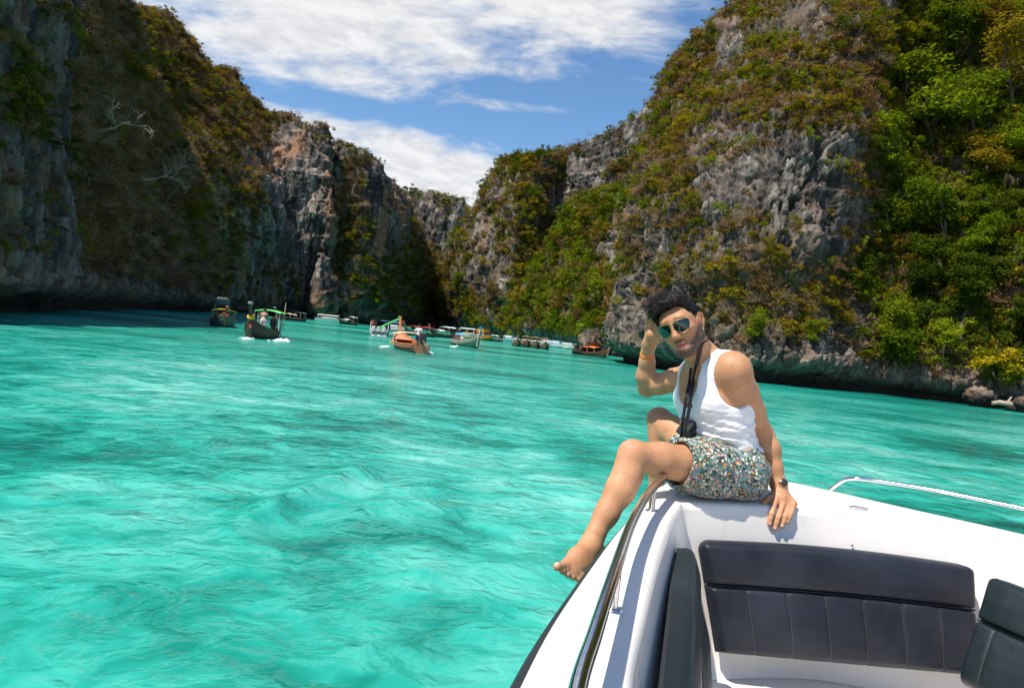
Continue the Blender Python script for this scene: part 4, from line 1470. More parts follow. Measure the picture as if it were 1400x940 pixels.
    a_, t_, l_ = ang[nr], tt[nr], l[nr]
    w1[nr] = pn(np.stack([a_ * 0.9 + 3, t_ * 13 + a_ * 1.1, l_ * 4], -1))
    w2[nr] = pn(np.stack([a_ * 1.6 + 9, t_ * 26 - a_ * 1.4, l_ * 5 + 4], -1))
    am = (1 - sstep(tt, .42, .72)) * sstep(tt, -.05, .12)
    rid = lambda n_: (1 - np.abs(n_) * 3.0)
    fold = (am + .12) * (0.0058 * rid(w1) + 0.0034 * rid(w2)) + .013 * (1 - sstep(tt, .05, .30))
    v = ft_.v - fold
    neck_c = lerp(J['neck'], J['head'], .10)

    def ed(c, M_, r):
        k_ = ((P - np.array(c)) @ np.array(M_).T) / np.array(r)
        k0 = np.linalg.norm(k_, axis=-1)
        return (k0 - 1) * min(r)
    scoop = ed(tp(0, .115, .97), TB, (.082, .12, .135))
    scoop = np.minimum(scoop, ed(tp(0, -.10, 1.02), TB, (.085, .12, .11)))
    scoop = np.minimum(scoop, ed(neck_c, TB, (.080, .10, .10)))
    armL = ed(J['shL'] + TL * .045 - TU * .030, TB, (.082, .098, .128))
    armR = ed(J['shR'] - TL * .045 - TU * .030, TB, (.082, .098, .128))
    low = (tt - (-.02 + 0.02 * np.sin(ang * 2 + 1))) * TLEN
    v = np.maximum.reduce([v, -scoop, -armL, -armR, -low, DECK + .012 - P[..., 2]])
    ft_.v = v.astype(np.float32)
    V, Q = ft_.mesh()
    m, t = material('white_cotton')
    g = t.new('ShaderNodeTexCoord').outputs['Object']
    rib = t.new('ShaderNodeTexWave', wave_type='BANDS', bands_direction='X', ins={'Vector': t.scale(g, (1, .35, 0)), 'Scale': 90.0, 'Distortion': 1.0}).outputs['Fac']
    n1 = t.noise(g, 8, 4, .6)
    principled(t, t.mix(t.smooth(n1, .3, .7), (0.80, 0.80, 0.83), (0.76, 0.76, 0.79)), 0.85, bump=t.math('ADD', t.math('MULTIPLY', rib, .25), t.noise(g, 60, 4, .6)), bump_strength=0.18, bump_dist=0.004,
               **{'Sheen Weight': 0.15})
    obj('tank_top', np_mesh('tank_top', V - base, Q), m, root)

    # ---------------- shorts
    fs = Field((0.42, 2.32, 1.60), (1.26, 3.20, 2.04), 0.0042)
    PL = unit(J['hipL'] - J['hipR'])
    PB = np.array([PL, unit(np.cross(PL, TU)), TU])
    fs.ell(tp(0, -.005, .05), PB, (.177, .127, .118), .04)
    fs.ell(tp(0, -.048, .035), PB, (.166, .108, .100), .04)
    hemL, hemR = lerp(J['hipL'], J['kneeL'], .57), lerp(J['hipR'], J['kneeR'], .50)
    dL, dR = unit(J['kneeL'] - J['hipL']), unit(J['kneeR'] - J['hipR'])
    fs.chain([(J['hipL'] + np.array([.03, 0, .000]), .108), (lerp(J['hipL'], J['kneeL'], .3) + np.array([0, 0, .000]), .097), (hemL + dL * .05 + np.array([0, 0, 0]), .084)], .05)
    fs.chain([(J['hipR'], .104), (lerp(J['hipR'], J['kneeR'], .3), .099), (hemR + dR * .05, .090)], .05)
    P = fs.pts()
    nr = np.abs(fs.v) < .025
    w1, w2 = np.zeros(fs.v.shape), np.zeros(fs.v.shape)
    w1[nr] = pn(P[nr] * np.array([9, 9, 14.0]) + 4)
    w2[nr] = pn(P[nr] * np.array([22, 22, 30.0]) + 14)
    fs.v = fs.v - (.007 * (1 - 3 * np.abs(w1)) + .0035 * (1 - 3 * np.abs(w2))).astype(np.float32)
    cutL = (P - hemL) @ dL
    cutR = (P - hemR) @ dR

    def tubeq(a, b, ra, rb):
        d = b - a
        t_ = ((P - a) @ d) / (d @ d)
        return np.linalg.norm(P - (a + t_[..., None] * d), axis=-1) - (ra + (rb - ra) * t_)
    closeL, closeR = tubeq(J['hipL'], J['kneeL'], .14, .13), tubeq(J['hipR'], J['kneeR'], .14, .13)
    boreL = np.maximum(tubeq(J['hipL'], hemL, .066, .081), -(cutL + .09))
    boreR = np.maximum(tubeq(J['hipR'], hemR, .070, .083), -(cutR + .09))
    v = np.maximum(fs.v, np.where(closeL < 0, cutL, -1))
    v = np.maximum(v, np.where(closeR < 0, cutR, -1))
    v = np.maximum.reduce([v, -boreL, -boreR, DECK + .0125 - P[..., 2]])
    q = (P - P0) @ TB.T
    waist = (q[..., 2] / TLEN - .25 - 2.5 * np.clip(q[..., 1], 0, 1)) * TLEN
    v = np.maximum(v, waist)
    fs.v = v.astype(np.float32)
    V, Q = fs.mesh()
    m, t = material('floral_cotton')
    g = t.new('ShaderNodeTexCoord').outputs['Object']
    wob = t.vmath('ADD', g, t.vmath('MULTIPLY', t.vmath('SUBTRACT', t.noise(g, 120, 2, .5, color=True), (.5, .5, .5)), (.006, .006, .006)))

    def flowers(scale, thr, pal, base_col, off):
        vv = t.vmath('ADD', wob, (off, off * .7, off * .3))
        d = t.voro(vv, scale)
        c = t.voro(vv, scale, out='Color')
        sx = t.new('ShaderNodeSeparateColor', ins={0: c})
        col = t.ramp(sx.outputs[0], pal, 'CONSTANT')
        keep = t.math('GREATER_THAN', sx.outputs[1], 0.25)
        return t.mix(t.math('MULTIPLY', t.math('LESS_THAN', d, thr), keep), base_col, col)
    gr = t.ramp(t.noise(wob, 34, 3, .6), [(.36, (.02, .035, .03)), (.44, (.05, .12, .085)), (.52, (.14, .24, .20)), (.60, (.18, .24, .30)), (.68, (.04, .06, .05))], 'CONSTANT')
    col = flowers(118, .45, [(0, (.25, .30, .36)), (.3, (.62, .58, .50)), (.5, (.08, .16, .11)), (.72, (.10, .19, .36)), (.88, (.55, .46, .30))], gr, 0.0)
    col = flowers(76, .36, [(0, (.68, .64, .58)), (.28, (.66, .24, .035)), (.48, (.70, .65, .58)), (.62, (.55, .03, .05)), (.75, (.66, .27, .03)), (.88, (.60, .12, .16))], col, 1.7)
    col = flowers(200, .28, [(0, (.015, .018, .018)), (.4, (.70, .66, .58)), (.6, (.02, .03, .03)), (.8, (.55, .30, .06))], col, 3.1)
    principled(t, col, 0.8, bump=t.noise(g, 300, 2, .5), bump_strength=0.1, bump_dist=0.002)
    sh = obj('shorts', np_mesh('shorts', V - base, Q), m, root)

    def on_shorts(px, py, near=2.3, far=2.9):
        d = np.linspace(near, far, 400)
        P_ = np.stack([atd(px, py, x) for x in d])
        val = fs.sample(P_)
        k = np.argmax(val < 0)
        return P_[k]
    c = on_shorts(942, 621)
    nr = unit(np.array([-.05, -1, .25]))
    V, Q = tubes([[(c - nr * .004, .0115), (c + nr * .0025, .0115), (c + nr * .0035, .0085)]], 18)
    obj('button_badge', faces_mesh('button_badge', V - base, Q), paint((.012, .012, .014), .4), sh)
    # pocket opening: a dark-lined flared fold at the hip
    a = on_shorts(995, 618) + np.array([0, -.004, 0])
    b = on_shorts(1000, 640) + np.array([0, -.004, 0])
    pk = Field(np.minimum(a, b) - .05, np.maximum(a, b) + .05, .0016)
    pk.chain([(a, .013), (lerp(a, b, .5) + np.array([.004, 0, 0]), .011), (b, .006)], .004)
    P2 = pk.pts()
    hol = np.linalg.norm((P2 - (lerp(a, b, .32) + np.array([-.004, -.010, .002]))) / np.array([.0095, .016, .016]), axis=-1) - 1
    pk.v = np.maximum(pk.v, -hol * .009).astype(np.float32)
    V, Q = pk.mesh()
    obj('pocket_fold', np_mesh('pocket_fold', V - base, Q), m, sh)

    # ---------------- hair
    fh = Field(J['head'] - .20, J['head'] + .20, 0.0030)

    def hh(l, f, u, r, k=.02):
        fh.ell(hp(l, f, u), np.array([HL, HF, HU]), np.array(r) * HS, k)
    hh(0, -.022, .046, (.0835, .1000, .0885), .01)
    hh(0, .012, .062, (.0745, .072, .062), .01)
    hh(-.010, .010, .112, (.066, .080, .034), .03)
    hh(-.026, .050, .110, (.048, .044, .031), .03)
    hh(-.050, .060, .092, (.027, .033, .028), .025)
    hh(-.068, .042, .070, (.014, .028, .030), .02)
    hh(.018, .050, .106, (.036, .036, .024), .03)
    P = fh.pts()
    loc = ((P - J['head']) @ np.array([HL, HF, HU]).T / HS).astype(np.float32)
    l, f, u = loc[..., 0], loc[..., 1], loc[..., 2]
    # combed back and to his right: ridges run along the comb direction
    cmb = unit((-.75, -.35, .35))
    ac = np.stack([l, f, u], -1)
    along = ac @ cmb
    perp = ac - along[..., None] * cmb
    nr = np.abs(fh.v) < .02
    rdg, rdg2 = np.zeros(fh.v.shape), np.zeros(fh.v.shape)
    rdg[nr] = pn(np.concatenate([perp[nr][:, :2] * 105, (along[nr] * 22)[:, None]], -1))
    rdg2[nr] = pn(np.concatenate([perp[nr][:, :2] * 55, (along[nr] * 12 + 5)[:, None]], -1))
    v = fh.v - (.0062 * rdg + .0065 * rdg2) * sstep(u, .06, .09)
    edge_u = .084 - .75 * np.clip(np.abs(l) - .046, 0, 1)                    # forehead hairline
    edge_f = .052 - .22 * np.clip(.06 - u, 0, .2)                            # temple hairline
    v = np.maximum(v, np.minimum(f - edge_f, edge_u - u))
    v = np.maximum(v, np.minimum(f - .020, .002 - u))                        # sideburn
    v = np.maximum(v, np.minimum(f - .008, -.020 - u))
    nape = np.minimum(-.035 - u, .08) if False else (-.055 - u) * .8
    v = np.maximum(v, nape)
    earcut = .031 - np.linalg.norm(np.stack([(np.abs(l) - .092) / .9, (f + .018) * 1.25, u + .004], -1), axis=-1)
    v = np.maximum(v, earcut)
    fh.v = v.astype(np.float32)
    V, Q = fh.mesh()
    m, t = material('black_hair')
    g = t.new('ShaderNodeTexCoord').outputs['Object']
    principled(t, t.mix(t.smooth(t.noise(g, 40, 4, .6), .4, .7), (0.006, 0.005, 0.005), (0.022, 0.016, 0.013)), 0.58, bump=t.noise(t.scale(g, (1, 1, 3)), 120, 4, .6), bump_strength=.35, bump_dist=.004,
               **{'Specular IOR Level': 0.2})
    hair = obj('hair', np_mesh('hair', V - base, Q), m, root)
    # loose strands over it
    rs = np.random.RandomState(3)
    hl = ((V - J['head']) @ np.array([HL, HF, HU]).T) / HS
    cand = np.where(hl[:, 2] > .035)[0]
    paths = []
    cw = HL * cmb[0] + HF * cmb[1] + HU * cmb[2]
    for i in rs.choice(cand, min(1300, len(cand)), replace=False):
        p = V[i].copy()
        upw = sstep(hl[i, 2], .06, .11)
        out = unit(V[i] - hp(0, -.02, .03))
        d = unit(cw * upw + (-HU * .8 - HF * .3) * (1 - upw) + out * (.06 + .12 * upw) + rs.normal(size=3) * .14)
        L_ = rs.uniform(.014, .034) * (0.35 + .85 * upw)
        path = []
        for k in range(4):
            path.append((p.copy(), .0013 * (1 - .27 * k)))
            p = p + d * L_ / 3
            d = unit(d - out * .10 + rs.normal(size=3) * .06)
        paths.append(path)
    V2, Q2 = tubes(paths, 3)
    obj('strands', faces_mesh('strands', V2 - base, Q2), m, hair)
    return fd, fs, ft_


BODY, SHORTS, TOP = build_man()


def hit(fields, px, py, near, far):
    d = np.linspace(near, far, 600)
    P_ = np.stack([atd(px, py, x) for x in d])
    val = np.minimum.reduce([f_.sample(P_) if ((P_ > f_.lo) & (P_ < f_.lo + f_.h * (f_.n - 1))).all() else np.where(((P_ > f_.lo) & (P_ < f_.lo + f_.h * (f_.n - 1))).all(1), f_.sample(P_), 1) for f_ in fields])
    k = np.argmax(val < 0)
    return P_[k], d[k]


def ribbon(P, width, thick, side):
    """a flat band along points P, side = width direction at each point"""
    P, side = np.array(P), np.array(side)
    tg = np.gradient(P, axis=0)
    tg /= np.linalg.norm(tg, axis=1)[:, None]
    side = side - tg * (side * tg).sum(1)[:, None]
    side /= np.linalg.norm(side, axis=1)[:, None]
    up = np.cross(tg, side)
    V, Q = [], []
    for i in range(len(P)):
        for a, b in ((-1, -1), (1, -1), (1, 1), (-1, 1)):
            V.append(P[i] + side[i] * a * width / 2 + up[i] * b * thick / 2)
    for i in range(len(P) - 1):
        for j in range(4):
            Q.append((i * 4 + j, i * 4 + (j + 1) % 4, i * 4 + 4 + (j + 1) % 4, i * 4 + 4 + j))
    Q += [(3, 2, 1, 0), tuple(len(V) - 4 + k for k in range(4))]
    return np.array(V), Q


def band_round(c, axis, r, width, thick, squash=1.0, n=40, wav=0.0):
    """an open band round a limb"""
    axis = unit(axis)
    a = unit(np.cross(axis, (0.2, 0.9, 0.3)))
    b = np.cross(axis, a)
    V, Q = [], []
    for i in range(n):
        th = 2 * math.pi * i / n
        d = a * math.cos(th) + b * math.sin(th) * squash
        off = axis * wav * math.sin(2 * th + 1)
        for rr, w in ((r, -.5), (r + thick, -.4), (r + thick * 1.25, 0), (r + thick, .4), (r, .5)):
            V.append(c + d * rr + axis * width * w + off)
    for i in range(n):
        for j in range(5):
            i2, j2 = (i + 1) % n, (j + 1) % 5
            Q.append((i * 5 + j, i * 5 + j2, i2 * 5 + j2, i2 * 5 + j))
    return np.array(V), Q


def build_worn():
    M_GOLD = paint((0.62, 0.42, 0.17), 0.32, 1.0, name='gold_metal')
    M_ROSE = paint((0.66, 0.40, 0.24), 0.28, 1.0, name='rose_gold_metal')
    M_BLK = paint((0.011, 0.011, 0.012), 0.55, name='black_webbing')
    # sunglasses
    c0 = hp(0, .1, .01)
    root = thing('sunglasses', 'gold framed aviator sunglasses with dark green lenses on the seated man', 'sunglasses', tuple(map(float, c0)))
    m, t = material('green_lens')
    principled(t, (0.003, 0.018, 0.013), 0.03, **{'Specular IOR Level': 0.6, 'Coat Weight': 0.6, 'Coat Roughness': 0.02, 'Coat IOR': 1.6})
    shape = [(-.0275, .0165), (-.012, .0205), (.010, .0205), (.0262, .0175), (.0290, .006), (.0262, -.008), (.0175, -.0205), (.002, -.0255), (-.0125, -.0225), (-.0225, -.0110), (-.0272, .003)]
    shp = spline(np.array(shape + shape[:1]), 61)[:-1] * np.array([1.08, 1.12])
    for s in (-1, 1):
        cen = np.array([s * .0355, .1005, .0020])

        def lens_pt(x, y):
            l_ = cen[0] + s * x
            return hp(l_, .1120 - 6.0 * l_ * l_ + .10 * y, cen[2] + y)
        V, Q = [], []
        nr = 7
        for k in range(nr + 1):
            for (x, y) in shp:
                r_ = k / nr
                V.append(lens_pt(x * r_, y * r_) + HF * .0022 * (1 - r_ * r_))
        ns = len(shp)
        for k in range(nr):
            for j in range(ns):
                j2 = (j + 1) % ns
                Q.append((k * ns + j, k * ns + j2, (k + 1) * ns + j2, (k + 1) * ns + j))
        V = np.array(V)
        front = faces_mesh('lens', np.concatenate([V, V - HF * .0016]) - c0, list(Q) + [tuple(i + len(V) for i in q[::-1]) for q in Q])
        obj('lens', front, m, root)
        rim = [lens_pt(x * 1.01, y * 1.01) for x, y in shp]
        V, Q = tubes([[(p, .00065) for p in rim + rim[:2]]], 8)
        obj('rim', faces_mesh('rim', V - c0, Q), M_GOLD, root)
        hinge = lens_pt(.031, .014)
        ear = hp(s * .0845, -.004, .023)
        pth = spline(np.array([hinge, hp(s * .0760, .070, .019), hp(s * .0810, .035, .021), ear, hp(s * .083, -.032, .008)]), 24)
        V, Q = tubes([[(p, .0010) for p in pth]], 8)
        obj('temple', faces_mesh('temple', V - c0, Q), M_GOLD, root)
    for u_, z0 in ((.0205, .022), (.0125, .016)):
        pth = spline(np.array([hp(-.0125, .111, z0 - .007), hp(-.005, .1155, z0 - .004), hp(.005, .1155, z0 - .004), hp(.0125, .111, z0 - .007)]), 14)
        V, Q = tubes([[(p, .0009) for p in pth]], 8)
        obj('bridge', faces_mesh('bridge', V - c0, Q), M_GOLD, root)
    # earring
    e = hp(.0805, -.010, -.037)
    er = thing('earring', 'small silver stud earring with a drop in the seated man\'s ear', 'earring', tuple(map(float, e)))
    V, Q = tubes([[(e, .0026), (e + HL * .002, .0030), (e + HL * .0035, .0018)]], 10)
    obj('stud', faces_mesh('stud', V - e, Q), M_STEEL, er)
    V, Q = tubes([[(e + HL * .002 - np.array([0, 0, .003]), .0009), (e + HL * .002 - np.array([0, 0, .007]), .0022), (e + HL * .002 - np.array([0, 0, .010]), .0010)]], 10)
    obj('drop', faces_mesh('drop', V - e, Q), M_STEEL, er)
    # wrist watch
    ax = unit(J['wrL'] - J['elL'])
    c = lerp(J['elL'], J['wrL'], .965)
    wt = thing('wrist_watch', 'rose gold wrist watch with a dark dial on the supporting arm', 'watch', tuple(map(float, c)))
    r = .0305
    lk = 22
    a = unit(np.cross(ax, (0.2, 0.9, 0.3)))
    b = np.cross(ax, a)
    view = unit(np.array([0.18, -1, .42]))
    view = unit(view - ax * (view @ ax))
    for i in range(lk):
        th = 2 * math.pi * i / lk
        d = a * math.cos(th) + b * math.sin(th)
        if d @ view > .90:
            continue
        tgn = np.cross(ax, d)
        o_ = c + d * (r + .0012)
        V = []
        for x in (-1, 1):
            for y in (-1, 1):
                for z in (-1, 1):
                    V.append(o_ + ax * x * .0088 + tgn * y * .0041 + d * z * .0016 - c)
        me = faces_mesh('band_link', np.array(V), [(0, 1, 3, 2), (4, 6, 7, 5), (0, 4, 5, 1), (2, 3, 7, 6), (0, 2, 6, 4), (1, 5, 7, 3)], False)
        obj('band_link', me, M_ROSE, wt)
    o_ = c + view * (r - .001)
    V, Q = tubes([[(o_ - view * .004, .0165), (o_ + view * .005, .0185), (o_ + view * .0075, .0180), (o_ + view * .0085, .0160)]], 28)
    obj('case', faces_mesh('case', V - c, Q), M_ROSE, wt)
    V, Q = tubes([[(o_ + view * .0080, .0150), (o_ + view * .0090, .0150)]], 28)
    dial = obj('dial', faces_mesh('dial', V - c, Q), paint((.045, .03, .025), .25, name='dark_dial'), wt)
    for ang_, ln in ((.4, .011), (2.6, .008)):
        d = ax * math.cos(ang_) + np.cross(view, ax) * math.sin(ang_)
        V, Q = tubes([[(o_ + view * .0094, .0006), (o_ + view * .0094 + d * ln, .0004)]], 6)
        obj('hand', faces_mesh('hand', V - c, Q), M_ROSE, dial)
    cr = o_ + view * .003 + ax * .0
    d = np.cross(view, ax)
    V, Q = tubes([[(cr + d * .017, .0024), (cr + d * .0215, .0024)]], 10)
    obj('crown', faces_mesh('crown', V - c, Q), M_ROSE, wt)
    # orange wristband
    ax = unit(J['wrR'] - J['elR'])
    c = lerp(J['elR'], J['wrR'], .94)
    V, Q = band_round(c, ax, .0298, .012, .0022, 1.0, 44, .0016)
    m = paint((0.95, 0.20, 0.012), 0.45, var=.06, name='orange_silicone')
    tag(obj('wristband', faces_mesh('wristband', V, Q), m), 'orange wristband on the arm that props the man\'s head', 'wristband')
    # anklet
    ax = unit(J['ankL'] - J['kneeL'])
    c = J['ankL'] + (unit(atd(768, 780, 2.13) - J['ankL'])) * .018 + ax * .010
    V, Q = band_round(c, unit(ax * .55 + unit(atd(768, 780, 2.13) - J['ankL'])), .0372, .0020, .0012, .95, 44, .002)
    tag(obj('anklet', faces_mesh('anklet', V, Q), paint((.45, .30, .16), .6, name='cord')), 'thin tan cord anklet above the bare foot', 'anklet')
    # camera strap
    st = thing('strapped_camera', 'black camera on a neck strap hanging from the man\'s neck to his lap', 'camera', tuple(map(float, hp(.03, -.02, -.12))))
    sc = hp(.03, -.02, -.12)
    flds = [BODY, TOP, SHORTS]
    runs = (([(959, 470), (956, 485), (952, 500), (948, 518), (945, 540), (942, 560), (938, 580), (935, 596)], .016),
            ([(945, 503), (943, 520), (939, 540), (936, 558), (933, 578), (931, 598)], .013))
    ends = []
    for k, (pix, wd) in enumerate(runs):
        pts = []
        for j, (x, y) in enumerate(pix):
            if y < 530:
                p, d = hit(flds, x, y, 2.35, 3.0)
                pts.append(atd(x, y, min(d - .006, 2.80)))
            else:
                pts.append(atd(x, y, 2.60 - .0 * (y - 530)))
        if k == 0:
            back = hp(.062, -.055, -.085)
            pts = [hp(.02, -.085, -.10), back] + pts
        # even out the distance so the band hangs straight
        P = np.array(pts)
        P = spline(P, 60)
        for _ in range(6):
            P[1:-1, 1] = .25 * P[:-2, 1] + .5 * P[1:-1, 1] + .25 * P[2:, 1]
        tw = np.linspace(0, 1.2, 60)
        side = np.stack([np.cos(tw) * .9, np.sin(tw) * .5 - .15, .15 + 0 * tw], 1)
        V, Q = ribbon(P, wd, .0016, side)
        obj('strap', faces_mesh('strap', V - sc, Q, False), M_BLK, st)
        ends.append(P[-1])
        mid = P[44]
        for q in (mid,):
            V = []
            for x in (-1, 1):
                for y in (-1, 1):
                    for z in (-1, 1):
                        V.append(q + np.array([x * wd * .62, y * .003, z * .007]) - sc)
            obj('slide_buckle', faces_mesh('slide_buckle', np.array(V), [(0, 1, 3, 2), (4, 6, 7, 5), (0, 4, 5, 1), (2, 3, 7, 6), (0, 2, 6, 4), (1, 5, 7, 3)], False), M_BLK, st)
    e0 = lerp(ends[0], ends[1], .5)
    V, Q = [], []
    for cc, sz, tilt in ((e0 + np.array([0, .004, -.008]), (.013, .010, .010), .5), (e0 + np.array([.024, .045, .004]), (.015, .014, .016), -.3), (e0 + np.array([-.012, .012, -.014]), (.010, .008, .007), .9)):
        o_ = len(V)
        ca, sa = math.cos(tilt), math.sin(tilt)
        for k in (-1, 1):
            for j in range(8):
                th = math.pi / 8 + j * math.pi / 4
                x, z = sz[0] * math.cos(th) * 1.2, sz[2] * math.sin(th) * 1.2
                V.append(cc + np.array([x * ca - z * sa, k * sz[1], x * sa + z * ca]))
        Q += [tuple(o_ + j for j in range(8)), tuple(o_ + 15 - j for j in range(8))] + [(o_ + j, o_ + 8 + j, o_ + 8 + (j + 1) % 8, o_ + (j + 1) % 8) for j in range(8)]
    V = np.array(V)
    cb = atd(946, 590, 2.70)
    body = bpy.data.meshes.new('camera_body')
    bm = bmesh.new()
    bmesh.ops.create_cube(bm, size=1.0)
    for v_ in bm.verts:
        v_.co = Vector((v_.co.x * .105, v_.co.y * .055, v_.co.z * .075))
    bmesh.ops.bevel(bm, geom=list(bm.edges), offset=.008, segments=2, affect='EDGES', profile=.7)
    bmesh.ops.rotate(bm, verts=bm.verts, cent=(0, 0, 0), matrix=Matrix.Rotation(.5, 3, 'Y') @ Matrix.Rotation(.6, 3, 'Z'))
    bmesh.ops.translate(bm, verts=bm.verts, vec=Vector(tuple(cb - sc)))
    bm.to_mesh(body)
    bm.free()
    cbo = obj('camera_body', body, paint((.014, .014, .015), .5, name='camera_black'), st)
    ax_ = unit((-.55, -.75, .1))
    Vl, Ql = tubes([[(cb + ax_ * .015, .026), (cb + ax_ * .040, .026), (cb + ax_ * .044, .022), (cb + ax_ * .040, .018)]], 20)
    obj('camera_lens', faces_mesh('camera_lens', Vl - sc, Ql), paint((.010, .010, .011), .3, name='camera_lens_black'), cbo)
    obj('camera_clip', faces_mesh('camera_clip', V - sc, Q, False), paint((.012, .012, .013), .4, name='black_plastic'), st)


build_worn()
# ------------------------------------------------------------------ small people for the boats
def small_person(pose):
    """meshes (body, shirt, shorts, hair) about 1.7 m tall, feet or seat at the origin, facing +x"""
    fd = Field((-.55, -.45, -.15), (.75, .45, 1.85), 0.022)
    sit = pose == 'sit'
    hz = 0.12 if sit else 0.88
    hips = [np.array([0, s * .10, hz]) for s in (-1, 1)]
    top = np.array([0.03, 0, hz + .52])

    def trunk_s(f, g=0):
        f.cone((0, 0, hz + .05), (.02, 0, hz + .25), .145 + g, .135 + g, .05)
        f.cone((.02, -.06, hz + .38), (.02, .06, hz + .38), .125 + g, .125 + g, .06)
        f.cone((.02, -.15, hz + .46), (.02, .15, hz + .46), .065 + g, .065 + g, .05)
    trunk_s(fd)
    fd.cone(top, top + np.array([.02, 0, .08]), .06, .055, .03)
    fd.ell(top + np.array([.035, 0, .19]), np.eye(3), (.095, .078, .118), .02)
    knees, feet = [], []
    for s, h in zip((-1, 1), hips):
        k = h + (np.array([.42, s * .04, .12]) if sit else np.array([.03 * s, s * .02, -.43]))
        a = k + (np.array([.04, 0, -.42]) if sit else np.array([-.03, 0, -.40]))
        if sit:
            a[2] = max(a[2], -.10)
        fd.chain([(h, .095), (k, .062), (lerp(k, a, .4), .058), (a, .042)], .04)
        fd.cone(a, a + np.array([.14, 0, -.03]), .04, .032, .03)
        knees.append(k)
        sh = np.array([.02, s * .20, hz + .46])
        e = sh + np.array([.06, s * .06, -.27])
        w = e + (np.array([.22, -s * .06, .05]) if (sit or s > 0) else np.array([.08, 0, -.22]))
        fd.chain([(sh, .060), (e, .045), (w, .034), (w + unit(w - e) * .09, .036)], .03)
    V, Q = fd.mesh()
    body = np_mesh('body', V, Q)
    fs = Field((-.4, -.45, hz - .1), (.5, .45, hz + .7), 0.024)
    trunk_s(fs, .022)
    for s in (-1, 1):
        sh = np.array([.02, s * .20, hz + .46])
        fs.cone(sh, sh + np.array([.04, s * .04, -.17]), .082, .070, .04)
    V, Q = fs.mesh()
    shirt = np_mesh('shirt', V, Q)
    fp = Field((-.4, -.4, hz - .6), (.7, .4, hz + .3), 0.024)
    fp.cone((0, 0, hz), (0, 0, hz + .10), .165, .155, .04)
    for h, k in zip(hips, knees):
        fp.cone(h, lerp(h, k, .75), .118, .095, .04)
    V, Q = fp.mesh()
    shorts = np_mesh('shorts', V, Q)
    fh = Field(top - .25, top + .5, 0.020)
    fh.ell(top + np.array([.018, 0, .215]), np.eye(3), (.100, .088, .110), .02)
    P = fh.pts()
    fh.v = np.maximum(fh.v, np.minimum(P[..., 0] - (top[0] + .055), top[2] + .26 - P[..., 2])).astype(np.float32)
    V, Q = fh.mesh()
    hair = np_mesh('hair', V, Q)
    return dict(body=body, shirt=shirt, shorts=shorts, hair=hair)


PEOPLE = {p: small_person(p) for p in ('stand', 'sit')}
M_SKIN_S = paint((0.46, 0.26, 0.16), 0.6, var=.08, name='skin_far')
M_HAIR_S = paint((0.012, 0.010, 0.009), 0.6, name='hair_far')
C_CLOTH = {k: paint(v, .85, var=.15, scale=9, name='cloth_' + k) for k, v in dict(white=(.75, .74, .72), navy=(.02, .03, .12), black=(.015, .015, .017), red=(.50, .04, .03), orange=(.75, .16, .02), pink=(.6, .14, .18), grey=(.18, .18, .19), blue=(.05, .16, .42)).items()}


def person(label, loc, rz, pose='stand', shirt='white', shorts='navy', s=1.0, group='people on the boats'):
    o = thing('person', label, 'person', tuple(map(float, loc)), rz, group)
    o.scale = (s, s, s)
    me = PEOPLE[pose]
    for part, mt in (('body', M_SKIN_S), ('shirt', shirt and C_CLOTH[shirt]), ('shorts', C_CLOTH[shorts]), ('hair', M_HAIR_S)):
        if not mt:
            continue
        p = bpy.data.objects.new(part, me[part])
        COL.objects.link(p)
        p.parent = o
        if len(me[part].materials) == 0:
            me[part].materials.append(mt)
        p.material_slots[0].link = 'OBJECT'
        p.material_slots[0].material = mt
    return o


# ------------------------------------------------------------------ boats in the lagoon
def wood(color, rough=.6):
    key = ('wood', color)
    if key in _simple:
        return _simple[key]
    m, t = material('painted_wood')
    g = t.new('ShaderNodeTexCoord').outputs['Object']
    n = t.noise(t.scale(g, (0.4, 3, 6)), 2.0, 6, .65)
    worn = t.noise(g, 1.6, 6, .7)
    col = t.mix(t.smooth(n, .35, .7), tuple(c * .7 for c in color), tuple(min(1, c * 1.2) for c in color))
    col = t.mix(t.math('MULTIPLY', t.smooth(worn, .58, .72), .55), col, (.10, .075, .05))
    principled(t, col, rough, bump=n, bump_strength=.2, bump_dist=.02)
    _simple[key] = m
    return m


def box_mesh(name, c, sz, bev=0.0):
    bm = bmesh.new()
    bmesh.ops.create_cube(bm, size=1.0)
    for v in bm.verts:
        v.co = Vector((v.co.x * sz[0] + c[0], v.co.y * sz[1] + c[1], v.co.z * sz[2] + c[2]))
    if bev:
        bmesh.ops.bevel(bm, geom=list(bm.edges), offset=bev, segments=2, affect='EDGES', profile=.7)
    me = bpy.data.meshes.new(name)
    bm.to_mesh(me)
    bm.free()
    return me


def bx(name, c, sz, mat, parent, bev=0.0):
    return obj(name, box_mesh(name, c, sz, bev), mat, parent)


def rods(name, paths, mat, parent, sides=6):
    V, Q = tubes(paths, sides)
    return obj(name, faces_mesh(name, V, Q), mat, parent)


